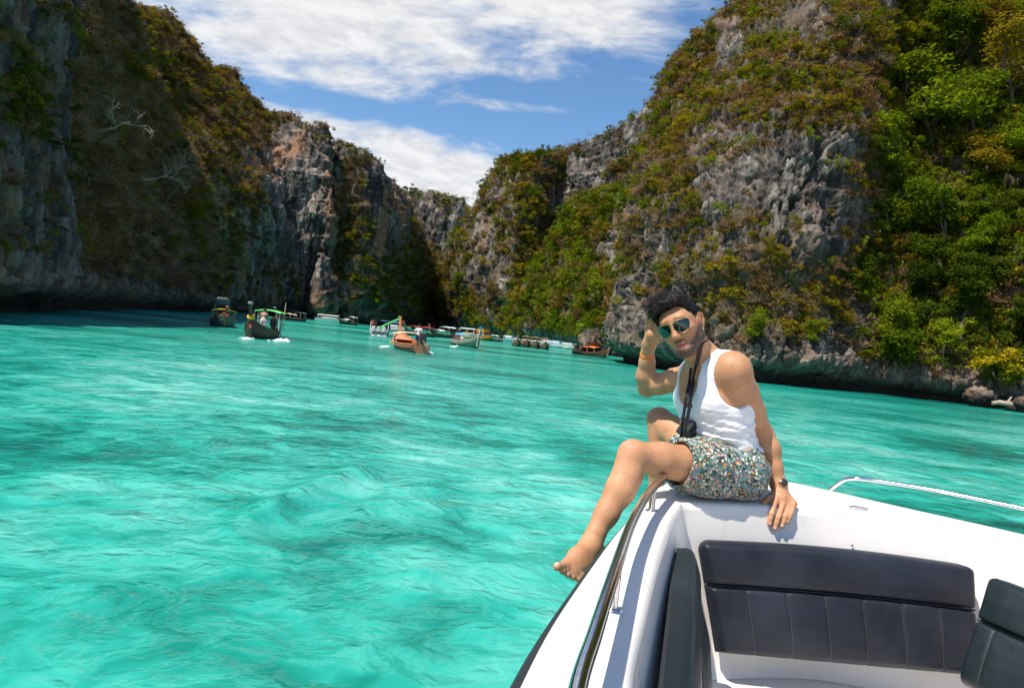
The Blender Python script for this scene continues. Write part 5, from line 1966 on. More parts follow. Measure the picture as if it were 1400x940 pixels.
def sheet(name, pts_grid, thick, mat, parent):
    """a thin curved roof from a grid of points, given real thickness"""
    A = np.array(pts_grid, float)
    nr, nc = A.shape[:2]
    V = np.concatenate([A.reshape(-1, 3), A.reshape(-1, 3) - np.array([0, 0, thick])])
    k = nr * nc
    idx = np.arange(k).reshape(nr, nc)
    Q = []
    for i in range(nr - 1):
        for j in range(nc - 1):
            q = (idx[i, j], idx[i + 1, j], idx[i + 1, j + 1], idx[i, j + 1])
            Q += [q, tuple(x + k for x in q[::-1])]
    edge = [*idx[0, :], *idx[1:, -1], *idx[-1, -2::-1], *idx[-2:0:-1, 0]]
    for a, b in zip(edge, edge[1:] + edge[:1]):
        Q.append((a, b, b + k, a + k))
    return obj(name, faces_mesh(name, V, Q, False), mat, parent)


def face_cam(loc, deg):
    """heading that points the bow at the viewer, turned by deg towards the right of the picture"""
    return math.atan2(-loc[1], -loc[0]) + R(deg)


def longtail(label, px, wy, heading, L=9.0, B=1.9, hull=(.10, .055, .03), trim=(.45, .16, .05), inner=(.33, .12, .06), canopy=None, roof_x=(-.30, .12), roof_h=1.55, roof2=None,
             prow=1.0, prow_col=(.40, .14, .05), cap=None, ribbons=(), engine=True, seats=(.5, .06, .02), detail=2, dist=None, group='long-tail boats in the lagoon', garland=None):
    loc = atz(px, wy, 0.0) if dist is None else atd(px, wy, dist)
    rz = face_cam(loc, heading)
    o = thing('longtail_boat', label, 'boat', (float(loc[0]), float(loc[1]), 0.0), rz, group)
    ns = 26
    S_ = np.linspace(0, 1, ns)
    X = -L / 2 + L * S_
    hb = B / 2 * np.interp(S_, [0, .12, .35, .6, .8, .92, 1], [.50, .72, .98, 1.0, .74, .40, .05])
    sh = np.interp(S_, [0, .2, .5, .75, .9, 1], [.62, .52, .50, .68, .98, 1.32])
    kl = np.interp(S_, [0, .2, .6, .85, .95, 1], [-.12, -.28, -.30, -.20, .18, .95])
    prof = [(1, 1), (.97, .74), (.88, .42), (.66, .14), (.30, .02), (0, 0)]
    prof = prof + [(-a, b) for a, b in prof[-2::-1]]
    A = np.array([[(X[i], hb[i] * a, kl[i] + (sh[i] - kl[i]) * b) for a, b in prof] for i in range(ns)])
    hb2, kl2 = np.maximum(hb - .07, .015), np.minimum(kl + .26, sh - .12)
    Bn = np.array([[(X[i], hb2[i] * a, kl2[i] + (sh[i] - .02 - kl2[i]) * b) for a, b in prof] for i in range(ns)])
    M_h, M_t, M_i = wood(hull), wood(trim), wood(inner)
    ho = loft('hull', A, M_h, o)
    loft('inside', Bn[1:-1, ::-1], M_i, o)
    # stern board and fore board
    st = np.concatenate([A[0], A[0] * np.array([1, .9, 1]) + np.array([.08, 0, 0])])
    k = len(prof)
    Q = [tuple(range(k)), tuple(range(2 * k - 1, k - 1, -1))] + [(j, k + j, k + j + 1, j + 1) for j in range(k - 1)] + [(0, k - 1, 2 * k - 1, k)]
    obj('stern_board', faces_mesh('stern_board', st, Q, False), M_t, o)
    for s in (-1, 1):
        rail = [((X[i], s * (hb[i] - .02), sh[i] + .02), .045) for i in range(ns)]
        rods('gunwale', [rail], M_t, o)
    strip = [[(X[i], s * (hb[i] * .985 + .012), kl[i] + (sh[i] - kl[i]) * .80) for i in range(1, ns - 1)] for s in (-1, 1)]
    rods('rubbing_strake', [[(p, .03) for p in q] for q in strip], M_t, o)
    fd_z = sh[int(ns * .86)] - .10
    i0, i1 = int(ns * .80), ns - 2
    sheet('foredeck', [[(X[i], hb2[i] * a, sh[i] - .05) for a in (-1, 0, 1)] for i in range(i0, i1 + 1)], .04, M_t, o)
    M_s = wood(seats)
    for f in ((.22, .34, .46, .58, .70) if detail > 1 else (.35, .55)):
        i = int(ns * f)
        bx('thwart', (X[i], 0, sh[i] - .16), (.34, hb2[i] * 1.96, .05), M_s, o)
    # tall prow post
    z0 = sh[-1]
    tip = np.array([L / 2 + .50 * prow, 0, z0 + 1.05 * prow])
    pth = spline(np.array([(L / 2 - .25, 0, .25), (L / 2 - .02, 0, z0 - .1), (L / 2 + .24 * prow, 0, z0 + .5 * prow), tip]), 12)
    Vp, Qp = [], []
    for i, p in enumerate(pth):
        w, d = .085, .15 + .04 * (i / 11)
        for a, b in ((-1, -1), (1, -1), (1, 1), (-1, 1)):
            Vp.append(p + np.array([b * d * .8, a * w, -b * d * .35]))
    for i in range(len(pth) - 1):
        for j in range(4):
            Qp.append((i * 4 + j, i * 4 + (j + 1) % 4, i * 4 + 4 + (j + 1) % 4, i * 4 + 4 + j))
    Qp += [(3, 2, 1, 0), tuple(len(Vp) - 4 + q for q in range(4))]
    po = obj('prow_post', faces_mesh('prow_post', np.array(Vp), Qp, False), wood(prow_col), o)
    if cap:
        obj('cap', box_mesh('cap', tip + np.array([.02, 0, .05]), (.42, .26, .16), .03), paint(cap, .6), po)
    if garland:
        ring = pth[5]
        V, Q = band_round(ring, (.4, 0, .9), .19, .22, .05, 1.0, 18)
        obj('garland', faces_mesh('garland', V, Q), paint(garland, .8), po)
    for (rc, a, b) in ribbons:
        P = spline(np.array([pth[a], pth[a] + np.array([-.2, .15, -.15]), pth[a] + np.array(b) * .6, pth[a] + np.array(b)]), 14)
        V, Q = ribbon(P, .16, .02, np.tile([0.3, 1, .4], (14, 1)))
        obj('ribbon', faces_mesh('ribbon', V, Q, False), paint(rc, .8, var=.2), po)

    def roof(col, x0, x1, h, side=None):
        xa, xb = L * x0, L * x1
        bw = B * .46
        G = [[(x, y * bw, h + .16 * (1 - y * y) + .05 * math.sin(3 * x)) for y in (-1, -.6, -.2, .2, .6, 1)] for x in np.linspace(xa, xb, 6)]
        r = sheet('canopy', G, .035, paint(col, .8, var=.15, scale=2), o)
        for x in ((xa + .1, (xa + xb) / 2, xb - .1) if xb - xa > 2.2 else (xa + .1, xb - .1)):
            for s in (-1, 1):
                f = (x + L / 2) / L
                zb = np.interp(f, S_, sh)
                yb = np.interp(f, S_, hb) - .06
                rods('canopy_post', [[((x, s * yb, zb - .05), .028), ((x, s * bw * .94, h + .03), .025)]], paint((.25, .22, .2), .6), r)
    if canopy:
        roof(canopy, roof_x[0], roof_x[1], roof_h)
    if roof2:
        roof(*roof2)
    if engine:
        ex = -L / 2 + .15
        e = bx('engine', (ex, 0, 1.05), (.75, .45, .48), paint((.03, .028, .026), .5), o, .05)
        rods('exhaust', [[((ex + .1, .2, 1.2), .05), ((ex + .1, .24, 1.65), .045)]], paint((.10, .06, .04), .7), e)
        bx('fuel_tank', (ex + .05, 0, 1.40), (.4, .34, .20), paint((.08, .05, .03), .5), e, .04)
        rods('shaft', [[((ex - .3, 0, .98), .05), ((ex - 1.8, 0, .55), .04), ((ex - 3.4, 0, .02), .03)]], paint((.16, .10, .06), .6), e)
        rods('tiller', [[((ex + .3, 0, 1.15), .03), ((ex + 1.5, .1, 1.35), .025)]], paint((.2, .15, .1), .6), e)
        bx('engine_mount', (ex, 0, .72), (.3, .3, .22), M_t, e)
    return o


def boat_pt(o, x, y, z):
    c, s_ = math.cos(o.rotation_euler[2]), math.sin(o.rotation_euler[2])
    return (o.location[0] + x * c - y * s_, o.location[1] + x * s_ + y * c, z)


def tour_boat(label, px, wy, heading, L=9.0, B=2.6, hull=(.78, .77, .76), band=None, roof=(.78, .77, .75), h=1.9, engines=0, dist=None, upper=False, cabin=(.78, .77, .76)):
    loc = atz(px, wy, 0.0) if dist is None else atd(px, wy, dist)
    o = thing('tour_speedboat', label, 'speedboat', (float(loc[0]), float(loc[1]), 0.0), face_cam(loc, heading), 'motor boats in the lagoon')
    ns = 18
    S_ = np.linspace(0, 1, ns)
    X = -L / 2 + L * S_
    hb = B / 2 * np.interp(S_, [0, .3, .6, .8, .93, 1], [.94, 1, .97, .74, .38, .03])
    sh = np.interp(S_, [0, .4, .8, 1], [.85, .92, 1.12, 1.25])
    kl = np.interp(S_, [0, .6, .9, 1], [-.3, -.3, .1, .85])
    prof = [(1, 1), (.96, .6), (.86, .25), (.4, .04), (0, 0)]
    prof = prof + [(-a, b) for a, b in prof[-2::-1]]
    A = np.array([[(X[i], hb[i] * a, kl[i] + (sh[i] - kl[i]) * b) for a, b in prof] for i in range(ns)])
    M = paint(hull, .3, var=.05)
    loft('hull', A, M, o)
    k = len(prof)
    st = np.concatenate([A[0], A[0] + np.array([.06, 0, 0])])
    obj('transom', faces_mesh('transom', st, [tuple(range(k)), tuple(range(2 * k - 1, k - 1, -1))] + [(j, k + j, k + j + 1, j + 1) for j in range(k - 1)], False), M, o)
    sheet('foredeck', [[(X[i], hb[i] * .97 * a, sh[i] - .03 + .05 * (1 - a * a)) for a in (-1, -.5, 0, .5, 1)] for i in range(int(ns * .62), ns)], .04, M, o)
    sheet('cockpit_floor', [[(X[i], hb[i] * .93 * a, .30) for a in (-1, 0, 1)] for i in range(0, int(ns * .72))], .04, paint((.35, .34, .32), .6), o)
    for s in (-1, 1):
        rods('gunwale', [[((X[i], s * hb[i], sh[i]), .05) for i in range(ns)]], paint(band or (.3, .3, .32), .5), o)
    x0, x1 = -L * .42, L * .22
    G = [[(x, y * B * .47, h + .14 * (1 - y * y)) for y in (-1, -.6, -.2, .2, .6, 1)] for x in np.linspace(x0, x1, 6)]
    r = sheet('roof', G, .07, paint(roof, .5, var=.06), o)
    for x in (x0 + .15, (x0 + x1) / 2, x1 - .1):
        for s in (-1, 1):
            rods('roof_post', [[((x, s * B * .45, .88), .04), ((x, s * B * .44, h), .035)]], paint((.6, .6, .6), .4), r)
    # windscreen and side panels
    sheet('windscreen', [[(x1 + .45 - .45 * v, y * B * .42, 1.0 + (h - 1.05) * v) for y in (-1, 0, 1)] for v in (0, .5, 1)], .03, paint((.02, .03, .04), .1), o)
    for s in (-1, 1):
        bx('cabin_side', ((x0 + x1) / 2 + .4, s * B * .46, 1.12), ((x1 - x0) * .7, .05, .42), paint(cabin, .4, var=.06), o)
    if upper:
        bx('upper_deck', (-.4, 0, h + .42), (L * .42, B * .7, .5), paint(cabin, .4), o, .06)
    for j in range(engines):
        y = (j - (engines - 1) / 2) * .72
        e = bx('outboard_motor', (-L / 2 - .35, y, .78), (.55, .46, .78), paint((.78, .78, .78), .35, var=.04), o, .14)
        bx('drive_leg', (-L / 2 - .38, y, .10), (.22, .14, .8), paint((.2, .2, .21), .4), e)
    for j, x in enumerate((-1.6, -.6, .4)):
        for s in (-1, 1):
            bx('seat', (x, s * B * .24, .56), (.5, B * .36, .42), paint((.55, .56, .60), .6), o, .04)
    return o


def build_lagoon_boats():
    # left: open boat under a yellow awning
    b = longtail('long-tail boat with yellow awning and dark green roof, leftmost on the water', 303, 445.5, 4, L=7.4, B=2.25, hull=(.05, .12, .10), trim=(.36, .12, .05), canopy=(.62, .52, .05), roof_x=(.06, .38), roof_h=1.42, prow=.55, prow_col=(.25, .10, .05), ribbons=(((.6, .05, .04), 6, (.2, .1, -.5)),))
    cb = bx('cabin_roof', (-2.2, 0, 2.25), (1.6, 1.35, .55), paint((.015, .06, .065), .6), b, .08)
    bx('roof_load', (-2.2, 0, 2.60), (1.2, .9, .14), paint((.55, .5, .42), .8), cb, .03)
    for sx in (-.7, .7):
        for sy in (-.6, .6):
            rods('roof_post', [[((-2.2 + sx, sy, .4), .03), ((-2.2 + sx, sy, 2.0), .03)]], paint((.25, .22, .2), .6), cb)
    for i, (x, y, c) in enumerate(((1.0, -.5, 'black'), (1.0, .45, 'black'), (1.9, 0, 'grey'), (0.1, .35, 'red'))):
        person(('passenger in black seated on the left under the yellow awning', 'passenger in black seated on the right under the yellow awning', 'passenger in grey at the front of the yellow awning boat', 'passenger in red further back in the yellow awning boat')[i],
               boat_pt(b, x, y, .42), b.rotation_euler[2], 'sit', c, 'navy')
    # green boat heading this way
    b = longtail('dark green long-tail boat with a green canopy and tall dark prow coming nearer', 358, 461, -12, L=7.6, B=2.0, hull=(.035, .040, .018), trim=(.08, .07, .03), inner=(.06, .06, .03), canopy=(.14, .60, .16), roof_x=(-.42, -.12), roof_h=1.85,
                 prow=.95, prow_col=(.045, .040, .022), cap=(.45, .36, .30), garland=(.75, .42, .02), ribbons=(((.5, .03, .12), 4, (.15, .05, -.55)),))
    person('shirtless man standing behind the prow of the dark green boat', boat_pt(b, 1.2, .25, .35), b.rotation_euler[2] + 3.1, 'stand', None, 'white', 1.02)
    person('person in black standing under the green canopy', boat_pt(b, -.6, -.1, .35), b.rotation_euler[2] + 2.6, 'stand', 'black', 'black')
    rods('pole', [[((-3.4, .75, .5), .03), ((-3.4, .80, 2.7), .02)]], paint((.3, .28, .25), .6), b)
    # the big open one in the middle
    b = longtail('open wooden long-tail boat with orange seats, peach awning and orange prow', 559, 478.5, 191, L=9.6, B=2.3, hull=(.16, .07, .04), trim=(.62, .25, .12), inner=(.60, .14, .05), canopy=(.76, .52, .36), roof_x=(.00, .22), roof_h=1.22,
                 seats=(.75, .13, .03), prow=1.15, prow_col=(.60, .20, .07), cap=(.10, .35, .12), ribbons=(((.06, .40, .12), 11, (-.6, 1.9, -1.15)), ((.6, .5, .05), 2, (.2, .8, -.5))))
    person('man in white shirt and navy shorts steering the open wooden boat', boat_pt(b, -3.2, .0, .40), b.rotation_euler[2], 'stand', 'white', 'navy')
    b = longtail('green and white long-tail boat with a blue canopy, right of the open wooden boat', 636, 473.5, 18, L=9, B=2.2, hull=(.03, .13, .09), trim=(.62, .52, .44), canopy=(.06, .36, .62), roof_x=(-.15, .15), roof_h=1.40, inner=(.4, .3, .24),
                 prow=1.0, prow_col=(.62, .48, .38), cap=(.06, .30, .62), ribbons=(((.05, .35, .6), 9, (.1, .2, -.7)),))
    person('boatman in black at the stern of the blue canopy boat', boat_pt(b, -3.3, 0, .40), b.rotation_euler[2], 'stand', 'black', 'pink')
    person('passenger in white amidships in the blue canopy boat', boat_pt(b, -1.9, .2, .42), b.rotation_euler[2], 'sit', 'white', 'blue')
    b = longtail('long-tail boat with an orange canopy beside the grey boulder', 808, 486.5, 38, L=8, B=2.0, hull=(.10, .05, .03), trim=(.16, .06, .03), canopy=(.85, .17, .03), roof_x=(-.20, .22), roof_h=1.30, prow=.95, prow_col=(.30, .20, .15), ribbons=(((.7, .2, .25), 10, (.2, .3, -.6)), ((.75, .72, .7), 9, (.1, .1, -.5))))
    person('passenger in red at the stern of the orange canopy boat', boat_pt(b, -2.3, .2, .42), b.rotation_euler[2], 'sit', 'red', 'red')
    # boats along the far left shore
    longtail('long-tail boat with a cream awning nearest the left cliff wall', 397, 438, -52, L=7, B=2.1, hull=(.03, .04, .03), trim=(.35, .18, .12), canopy=(.72, .60, .42), roof_x=(-.12, .14), roof_h=1.25, roof2=((.04, .12, .10), -.45, -.22, 1.7), prow=.9, prow_col=(.55, .30, .22), cap=(.75, .7, .68), detail=1)
    tour_boat('long white speedboat moored along the left cliff', 453, 440.5, 75, L=8.2, B=2.6, h=1.75)
    longtail('small long-tail boat with a white awning just right of the white speedboat', 475, 443.5, -40, L=6.5, B=2.0, hull=(.05, .05, .04), trim=(.5, .26, .18), canopy=(.78, .76, .74), roof_x=(-.05, .22), roof_h=1.2, roof2=((.78, .77, .76), -.42, -.15, 1.9), prow=.8, prow_col=(.5, .26, .18), detail=1)
    b = tour_boat('dark roofed speedboat with three white outboard motors seen from astern', 520, 457, 176, L=8, B=2.7, hull=(.75, .75, .74), roof=(.02, .03, .06), band=(.05, .15, .40), h=2.0, engines=3, cabin=(.03, .04, .06))
    person('person in orange standing at the stern of the outboard speedboat', boat_pt(b, -3.2, .85, .42), b.rotation_euler[2] + 1.2, 'stand', 'orange', 'black')
    tour_boat('white and blue speedboat tucked behind the outboard speedboat', 541, 450, 50, L=8, B=2.5, roof=(.06, .22, .45), h=1.8, dist=140)
    longtail('green long-tail boat with a dark red canopy', 573, 459.5, -48, L=6.6, B=2.1, hull=(.02, .12, .06), trim=(.10, .25, .12), canopy=(.30, .02, .02), roof_x=(-.40, .30), roof_h=1.55, prow=.9, prow_col=(.4, .2, .1), ribbons=(((.7, .03, .08), 11, (.3, .3, -.4)),), detail=1)
    longtail('long-tail boat with white awnings and a yellow ribbon', 603, 461, -32, L=8, B=2.3, hull=(.05, .07, .06), trim=(.5, .32, .2), canopy=(.78, .76, .74), roof_x=(-.05, .25), roof_h=1.25, roof2=((.70, .72, .74), -.44, -.10, 1.9), prow=.8, prow_col=(.55, .28, .18), ribbons=(((.7, .5, .03), 3, (.1, .4, -.7)),), detail=1)
    tour_boat('white tour boat with yellow side panels behind the blue canopy boat', 645, 462, 52, L=6.4, B=2.6, hull=(.72, .60, .35), roof=(.76, .74, .70), h=2.1, dist=150, cabin=(.70, .36, .05))
    tour_boat('orange-yellow boat with an upper deck', 661, 464, 40, L=5.4, B=2.4, hull=(.62, .26, .03), roof=(.60, .28, .05), h=1.7, dist=148, upper=True, cabin=(.62, .28, .04))
    longtail('small pale long-tail boat with an orange prow', 674, 466, -50, L=5.0, B=1.7, hull=(.4, .3, .2), trim=(.7, .55, .4), canopy=(.75, .70, .62), roof_x=(-.2, .2), roof_h=1.2, prow=.9, prow_col=(.7, .2, .05), detail=1)
    # the moored rank in front of the beach
    rank = [(706, 473, 'first from the left', (.62, .45, .33), None, .5), (719, 474, 'second from the left', (.70, .56, .45), (.42, .22, .06), .55), (731.5, 475.6, 'third from the left', (.74, .70, .66), (.45, .24, .07), .55), (744, 477.2, 'rightmost', (.72, .52, .44), (.40, .22, .08), .5)]
    for (x, y, w, c, c2, pr) in rank:
        longtail('moored long-tail boat with a pale awning, %s of the bow-on rank' % w, x, y, 2, L=7, B=1.65, hull=(.14, .085, .05), trim=(.55, .35, .22), inner=(.3, .16, .09), canopy=c, roof_x=(-.10, .28), roof_h=1.15, roof2=(c2 and (c2, -.42, -.14, 1.75)),
                 prow=pr, prow_col=(.4, .22, .12), detail=1, engine=False)
    tour_boat('tiny blue and white speedboat left of the moored rank', 698.5, 466, 40, L=5, B=1.9, roof=(.55, .62, .68), hull=(.30, .50, .65), h=1.3, dist=170)
    tour_boat('blue roofed speedboat right of the moored rank', 753, 472.5, 40, L=5.4, B=2, hull=(.25, .45, .62), roof=(.50, .55, .60), h=1.3, dist=150)
    tour_boat('pale blue speedboat between the moored rank and the boulder', 764, 473.5, 40, L=5.2, B=2, hull=(.55, .62, .68), roof=(.15, .40, .62), h=1.4, dist=148)
    tour_boat('small white speedboat half hidden by the boulder', 779, 475.5, 55, L=4.6, B=1.8, hull=(.72, .70, .70), roof=(.60, .60, .62), h=1.2, dist=146)


build_lagoon_boats()


# ------------------------------------------------------------------ boulders
def boulder(name, label, px, py, w, h, d, seed, mat, cat='boulder', group=None, sink=.2, n=70):
    """rock about w wide and h high, centred on the pixel column, standing at the given distance"""
    c = atd(px, py, d)
    th, ph = np.meshgrid(np.linspace(0, 2 * math.pi, n, endpoint=False), np.linspace(0, math.pi, n // 2), indexing='ij')
    D_ = np.stack([np.cos(th) * np.sin(ph), np.sin(th) * np.sin(ph), np.cos(ph)], -1)
    r = 1 + .30 * fbm(D_ * 1.3 + seed * 3.1, 3)
    d1, d2, idv = worley(D_ * 2.2 + seed)
    r = r + .16 * (idv - .5) - .14 * np.exp(-((d2 - d1) / .09) ** 2) + .07 * fbm(D_ * 6 + seed, 3)
    P = D_ * r[..., None] * np.array([w / 2, w * .42, h / 2]) * (1 + .10 * D_[..., 2:3])
    P = P + np.array([0, 0, h / 2 - sink])
    nu, nv = th.shape
    idx = np.arange(nu * nv).reshape(nu, nv)
    nx = np.roll(idx, -1, 0)
    Q = np.stack([idx[:, :-1], idx[:, 1:], nx[:, 1:], nx[:, :-1]], -1).reshape(-1, 4)
    me = faces_mesh(name, P.reshape(-1, 3), Q)
    o = obj(name, me, mat)
    o.location = (float(c[0]), float(c[1]), 0)
    o.rotation_euler = (0, 0, seed * 1.3)
    return tag(o, label, cat, group)


ROCK_PALE = rock_mat('boulder_rock', 1.4, .45, 1.25)
boulder('boulder', 'big grey boulder standing in the water left of the right cliff', 806, 483, 4.3, 4.4, 104, 3, ROCK_NEAR, sink=.5)
boulder('boulder', 'low dark rock at the foot of the big grey boulder', 790, 483, 1.8, 1.1, 103, 5, ROCK_DARK, sink=.3)
boulder('boulder', 'pale shore boulder at the right edge of the picture', 1400, 560, 1.9, 1.6, 58.5, 1, ROCK_PALE, group='shore rocks')
boulder('boulder', 'small pale shore rock left of the edge boulder', 1384, 560, 1.1, .9, 59, 2, ROCK_PALE, group='shore rocks')
boulder('boulder', 'dark shore rock under the yellow-green tree', 1338, 556, 2.6, 1.9, 61.5, 4, ROCK_DARK, group='shore rocks')
a, b = atd(1356, 551, 59.5), atd(1390, 553, 58.8)
rods_me = tubes([[(a + np.array([0, 0, 0]), .16), (lerp(a, b, .3) + np.array([0, 0, .12]), .22), (lerp(a, b, .7), .24), (b, .30), (b + np.array([.5, .1, .3]), .12)], [(lerp(a, b, .6), .15), (lerp(a, b, .6) + np.array([.2, -.2, .7]), .05)]], 9)
tag(obj('driftwood_log', faces_mesh('driftwood_log', *rods_me), M_BARK_PALE), 'pale driftwood log lying on the shore rocks at the right', 'driftwood')


# ------------------------------------------------------------------ single trees
def branchy(rs, h, spread, levels=3, r0=.16, lean=(0, 0)):
    """tapered limbs; returns paths and the end points"""
    paths, tips = [], []

    def grow(p, d, ln, r, lv):
        n = 5
        pts = [(p.copy(), r)]
        for k in range(n):
            d2 = unit(d + rs.normal(size=3) * .16 + np.array([0, 0, .05]))
            p = p + d2 * ln / n
            d = d2
            pts.append((p.copy(), r * (1 - .45 * (k + 1) / n)))
            if lv < levels and k >= 1 and rs.rand() < .8:
                a = rs.normal(size=3)
                a = unit(a - d * (a @ d))
                grow(p, unit(d * .55 + a * spread + np.array([0, 0, .12])), ln * rs.uniform(.48, .7), r * .5, lv + 1)
        paths.append(pts)
        tips.append(p.copy())
        if lv >= levels - 1:
            tips.append(pts[3][0])
    grow(np.zeros(3), unit(np.array([lean[0], lean[1], 1.0])), h * .62, r0, 0)
    return paths, np.array(tips)


TREES = {}


def tree_proto(key, seed, kind, flat, n, size, clump, spread=.9, lean=(0, -.25), bare=False):
    rs = np.random.RandomState(seed)
    paths, tips = branchy(rs, 1.0, spread, 3, .028, lean)
    V, Q = tubes(paths, 6 if not bare else 5)
    # spread the crown so the tree is one unit tall
    H = tips[:, 2].max() + clump * flat
    tr = faces_mesh('trunk', V / H, Q)
    tr.materials.append(M_BARK_PALE if bare else M_BARK)
    cr = None
    if n:
        keep = tips[tips[:, 2] > .28]
        rad = rs.uniform(.75, 1.25, len(keep)) * clump
        V, Q = leaf_cloud(rs, keep / H, rad / H, n, size / H, flat, .8)
        cr = np_mesh('crown', V, Q, False)
        cr.materials.append(M_LEAF[kind])
    TREES[key] = (tr, cr)


tree_proto('round', 1, 'bright', .62, 3600, .030, .17)
tree_proto('round_b', 2, 'green', .62, 3600, .030, .17)
tree_proto('feather', 3, 'bright', .40, 2600, .028, .17, 1.15)
tree_proto('feather_b', 9, 'green', .42, 2800, .028, .16, 1.1)
tree_proto('dark', 4, 'dark', .65, 3600, .030, .16)
tree_proto('olive', 5, 'olive', .55, 2600, .028, .15)
tree_proto('yellow', 6, 'yellow', .35, 1500, .034, .14, 1.1)
tree_proto('red', 7, 'red', .5, 1800, .028, .15)
tree_proto('dry', 8, 'brown', .7, 1300, .020, .20, 1.0)
tree_proto('bare', 10, 'brown', .7, 0, .020, .20, 1.0, (.5, -.5), True)


def plant_tree(cl, px, py, hpx, key, label, rz=0.0, sx=1.0, lean=0.0, up=0.0):
    """tree whose foot stands on the rock at pixel (px, py) and that is hpx pixels tall"""
    P, n, X, Y = SURF[cl]
    d = np.hypot(X - px, Y - py) + 0.02 * P[..., 1]
    i = np.unravel_index(np.argmin(d), d.shape)
    p = P[i] + n[i] * .1
    h = hpx * p[1] / F
    o = thing('tree', label, 'tree', tuple(map(float, p)), rz, 'single trees on the cliffs')
    o.scale = (h * sx, h * sx, h)
    o.rotation_euler = (R(lean), R(up), rz)
    tr, cr = TREES[key]
    for nm, me in (('trunk', tr), ('crown', cr)):
        if me is None:
            continue
        c = bpy.data.objects.new(nm, me)
        COL.objects.link(c)
        c.parent = o
    return o


RC, LS, NL = 'right_cliff', 'left_slope_cliff', 'near_left_cliff'
for a in (
    (RC, 1278, 345, 100, 'round', 'broad rounded bright green tree halfway up the right slope', 0.3, 1.35),
    (RC, 1264, 218, 150, 'feather', 'tall feathery tree with a bare trunk showing above the rounded tree', 1.2, 1.1),
    (RC, 1290, 105, 105, 'feather_b', 'green tree at the top of the right slope above the feathery tree', 2.0, 1.2),
    (RC, 1196, 262, 110, 'feather', 'light green drooping tree right beside the bare grey rock face', 3.0, 1.0),
    (RC, 1248, 524, 110, 'round_b', 'yellowish green tree overhanging the water at the foot of the slope', 4.1, 1.1),
    (RC, 1336, 532, 62, 'yellow', 'small bright yellow-green tree low on the shore at the right', 0.9, 1.3),
    (RC, 1372, 540, 66, 'round_b', 'small green tree right of the yellow-green shore tree', 5.0, 1.0),
    (RC, 1312, 465, 105, 'dark', 'dark green layered tree above the yellow-green shore tree', 2.6, 1.1),
    (RC, 1250, 440, 85, 'dark', 'dark tree just above the tree that overhangs the water', 1.6, 1.2),
    (RC, 1185, 425, 85, 'round_b', 'green tree left of the dark trees in the lower slope', 3.7, 1.0),
    (RC, 1345, 255, 90, 'olive', 'olive tree at the right upslope from the rounded bright tree', 2.2, 1.2),
    (RC, 1388, 335, 60, 'red', 'tree with red-brown leaves at the right edge', 1.0, 1.2),
    (RC, 1385, 150, 120, 'olive', 'olive brown tree near the top right corner', 4.4, 1.2),
    (RC, 1172, 520, 55, 'olive', 'pale yellowish bush tree on the low rock shelf', 0.4, 1.2),
    (RC, 1360, 430, 80, 'dark', 'dark tree near the right edge below the red-brown one', 3.3, 1.1),
    (RC, 1145, 455, 60, 'olive', 'thin olive tree on the ledge left of the green trees', 2.9, 1.0),
    (RC, 1215, 330, 75, 'round_b', 'green tree left of the broad rounded tree', 5.6, 1.0),
    (RC, 1335, 360, 70, 'round', 'bright tree right of the broad rounded tree', 1.9, 1.2),
    (RC, 908, 470, 40, 'round', 'small bright green tree behind the man\'s forearm', 2.4, 1.1),
    (RC, 862, 416, 34, 'yellow', 'little yellow bush tree on the cliff left of the man\'s head', 2.4, 1.3),
    (RC, 1225, 160, 80, 'feather_b', 'green tree up the slope left of the tall feathery tree', 0.2, 1.3),
    (RC, 1330, 180, 85, 'feather', 'light green tree right of the tall feathery tree', 3.9, 1.3),
    (RC, 1360, 320, 70, 'round_b', 'green tree left of the red-brown leaved tree', 2.7, 1.3),
    (RC, 1300, 400, 80, 'round_b', 'green tree straight below the broad rounded tree', 5.3, 1.3),
    (RC, 1395, 490, 85, 'dark', 'dark green tree at the right edge above the shore rocks', 1.3, 1.2),
    (RC, 1210, 480, 70, 'round_b', 'green tree left of the tree that overhangs the water', 0.6, 1.2),
    (RC, 1290, 500, 70, 'round', 'bright green tree between the overhanging tree and the yellow-green one', 4.8, 1.1),
    (RC, 1390, 230, 90, 'round', 'bright green tree at the right edge above the red-brown one', 2.3, 1.2),
    (RC, 1340, 60, 80, 'olive', 'olive tree at the top edge near the right corner', 1.7, 1.3),
    (RC, 1020, 470, 44, 'round_b', 'green shrub tree just right of the man\'s shoulder line', 1.1, 1.3),
    (RC, 1095, 478, 46, 'round_b', 'green shrub tree on the low ledge right of the man', 2.1, 1.2),
):
    plant_tree(*a[:6], rz=a[6], sx=a[7])
for (px, py, h, lab, rz, ln) in ((178, 322, 60, 'pale dead branch reaching out low on the brown slope', .3, 70), (192, 245, 75, 'bare pale tree in the middle of the brown slope', 1.8, 45), (232, 235, 60, 'bare tree at the right of the brown slope', 2.7, 30),
                                 (128, 180, 80, 'bare tree high on the brown slope beside the dark wall', .9, 40), (150, 270, 70, 'bare tree at the left of the brown slope', 4.0, 50)):
    plant_tree(LS, px, py, h, 'bare', lab, rz=rz, lean=ln)
for (px, py, h, lab, rz, k) in ((120, 290, 95, 'dry brown tree low beside the dark near wall', .5, 'dry'), (160, 190, 90, 'dry brown tree high on the left slope', 1.5, 'dry'), (215, 300, 95, 'dry brown tree in the lower middle of the left slope', 2.5, 'dry'), (250, 310, 70, 'olive tree at the right edge of the left slope', 3.5, 'olive'),
                                (168, 120, 70, 'olive tree near the top of the left slope', 4.2, 'olive'), (125, 95, 90, 'dry brown tree near the top left of the slope', 5.2, 'dry')):
    plant_tree(LS, px, py, h, k, lab, rz=rz, sx=1.2)
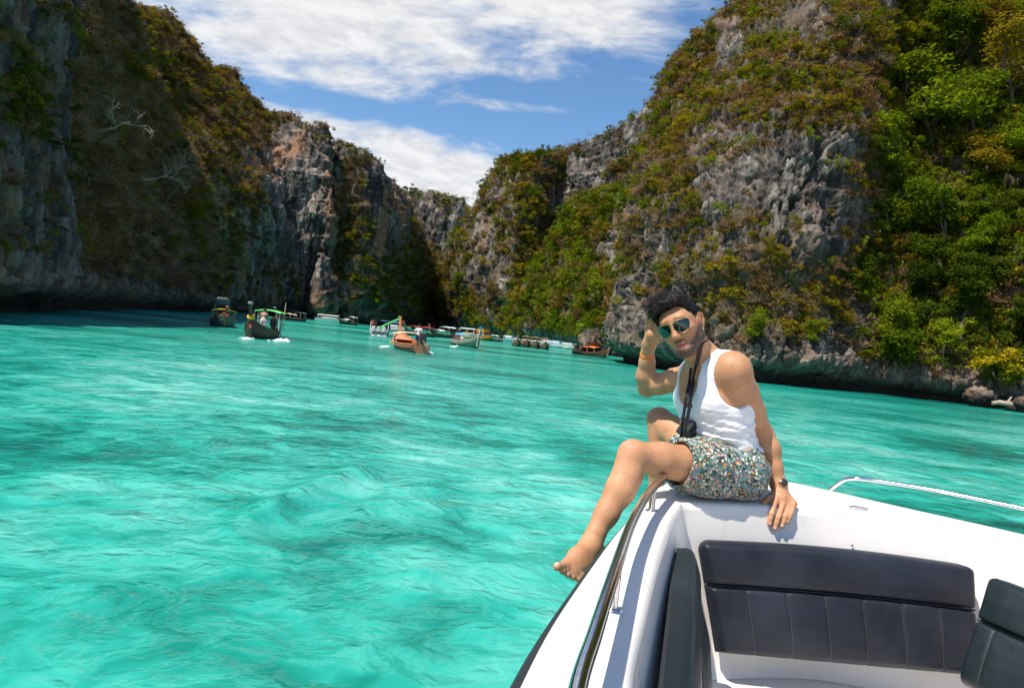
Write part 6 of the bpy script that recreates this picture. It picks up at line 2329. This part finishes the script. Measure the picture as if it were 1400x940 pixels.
plant_tree(NL, 30, 125, 50, 'feather_b', 'green tree clinging to the dark near wall', .4, 1.2, 20)
plant_tree(NL, 8, 80, 40, 'feather_b', 'smaller green tree near the left edge of the dark wall', 1.4, 1.2, 20)

# a drifting leaf
a = atz(331, 698, .05)
P = np.array([(-.05, 0, .02), (-.02, .03, .0), (.03, .028, .01), (.07, 0, .03), (.03, -.03, .008), (-.02, -.028, .0)])
me = faces_mesh('floating_leaf', np.concatenate([P, P - np.array([0, 0, .004])]), [(0, 1, 2, 3, 4, 5), (11, 10, 9, 8, 7, 6)] + [(i, i + 6, (i + 1) % 6 + 6, (i + 1) % 6) for i in range(6)], False)
o = obj('floating_leaf', me, paint((.80, .36, .03), .6))
o.location = tuple(map(float, a))
tag(o, 'yellow-orange leaf floating on the water at the left', 'leaf')


# ------------------------------------------------------------------ broken water thrown up by the moving boats
def foam(label, spots, n, seed):
    rs = np.random.RandomState(seed)
    V, Q = [], []
    for k in range(n):
        px, py, sx, sy = spots[rs.randint(len(spots))]
        c = atz(px + rs.normal() * sx, py + rs.normal() * sy, 0.0)
        r = rs.uniform(.03, .12)
        m = 7
        o_ = len(V)
        for j in range(m):
            th = 2 * math.pi * j / m
            q = r * rs.uniform(.6, 1.3)
            V.append(c + np.array([math.cos(th) * q * 2.2, math.sin(th) * q * 2.2, .02]))
        V.append(c + np.array([0, 0, .03 + r * .6]))
        for j in range(m):
            Q.append((o_ + j, o_ + (j + 1) % m, o_ + m))
    m_, t = material('foam')
    principled(t, (.62, .74, .72), .8)
    tag(obj('foam', faces_mesh('foam', np.array(V), Q), m_), label, 'foam', kind='stuff')


foam('white wake beside and behind the dark green long-tail boat', [(380, 466, 8, 1.3), (388, 464, 5, 1), (338, 463, 5, .6)], 44, 1)
foam('white splash at the bow of the open wooden long-tail boat', [(528, 473.5, 3, .7), (584, 482.5, 3, .8)], 26, 2)
foam('white splash behind the outboard speedboat', [(512, 458.5, 4, .5), (523, 459, 4, .5)], 16, 3)
foam('white splash at the stern of the blue canopy boat', [(620, 473.5, 3, .6)], 12, 4)
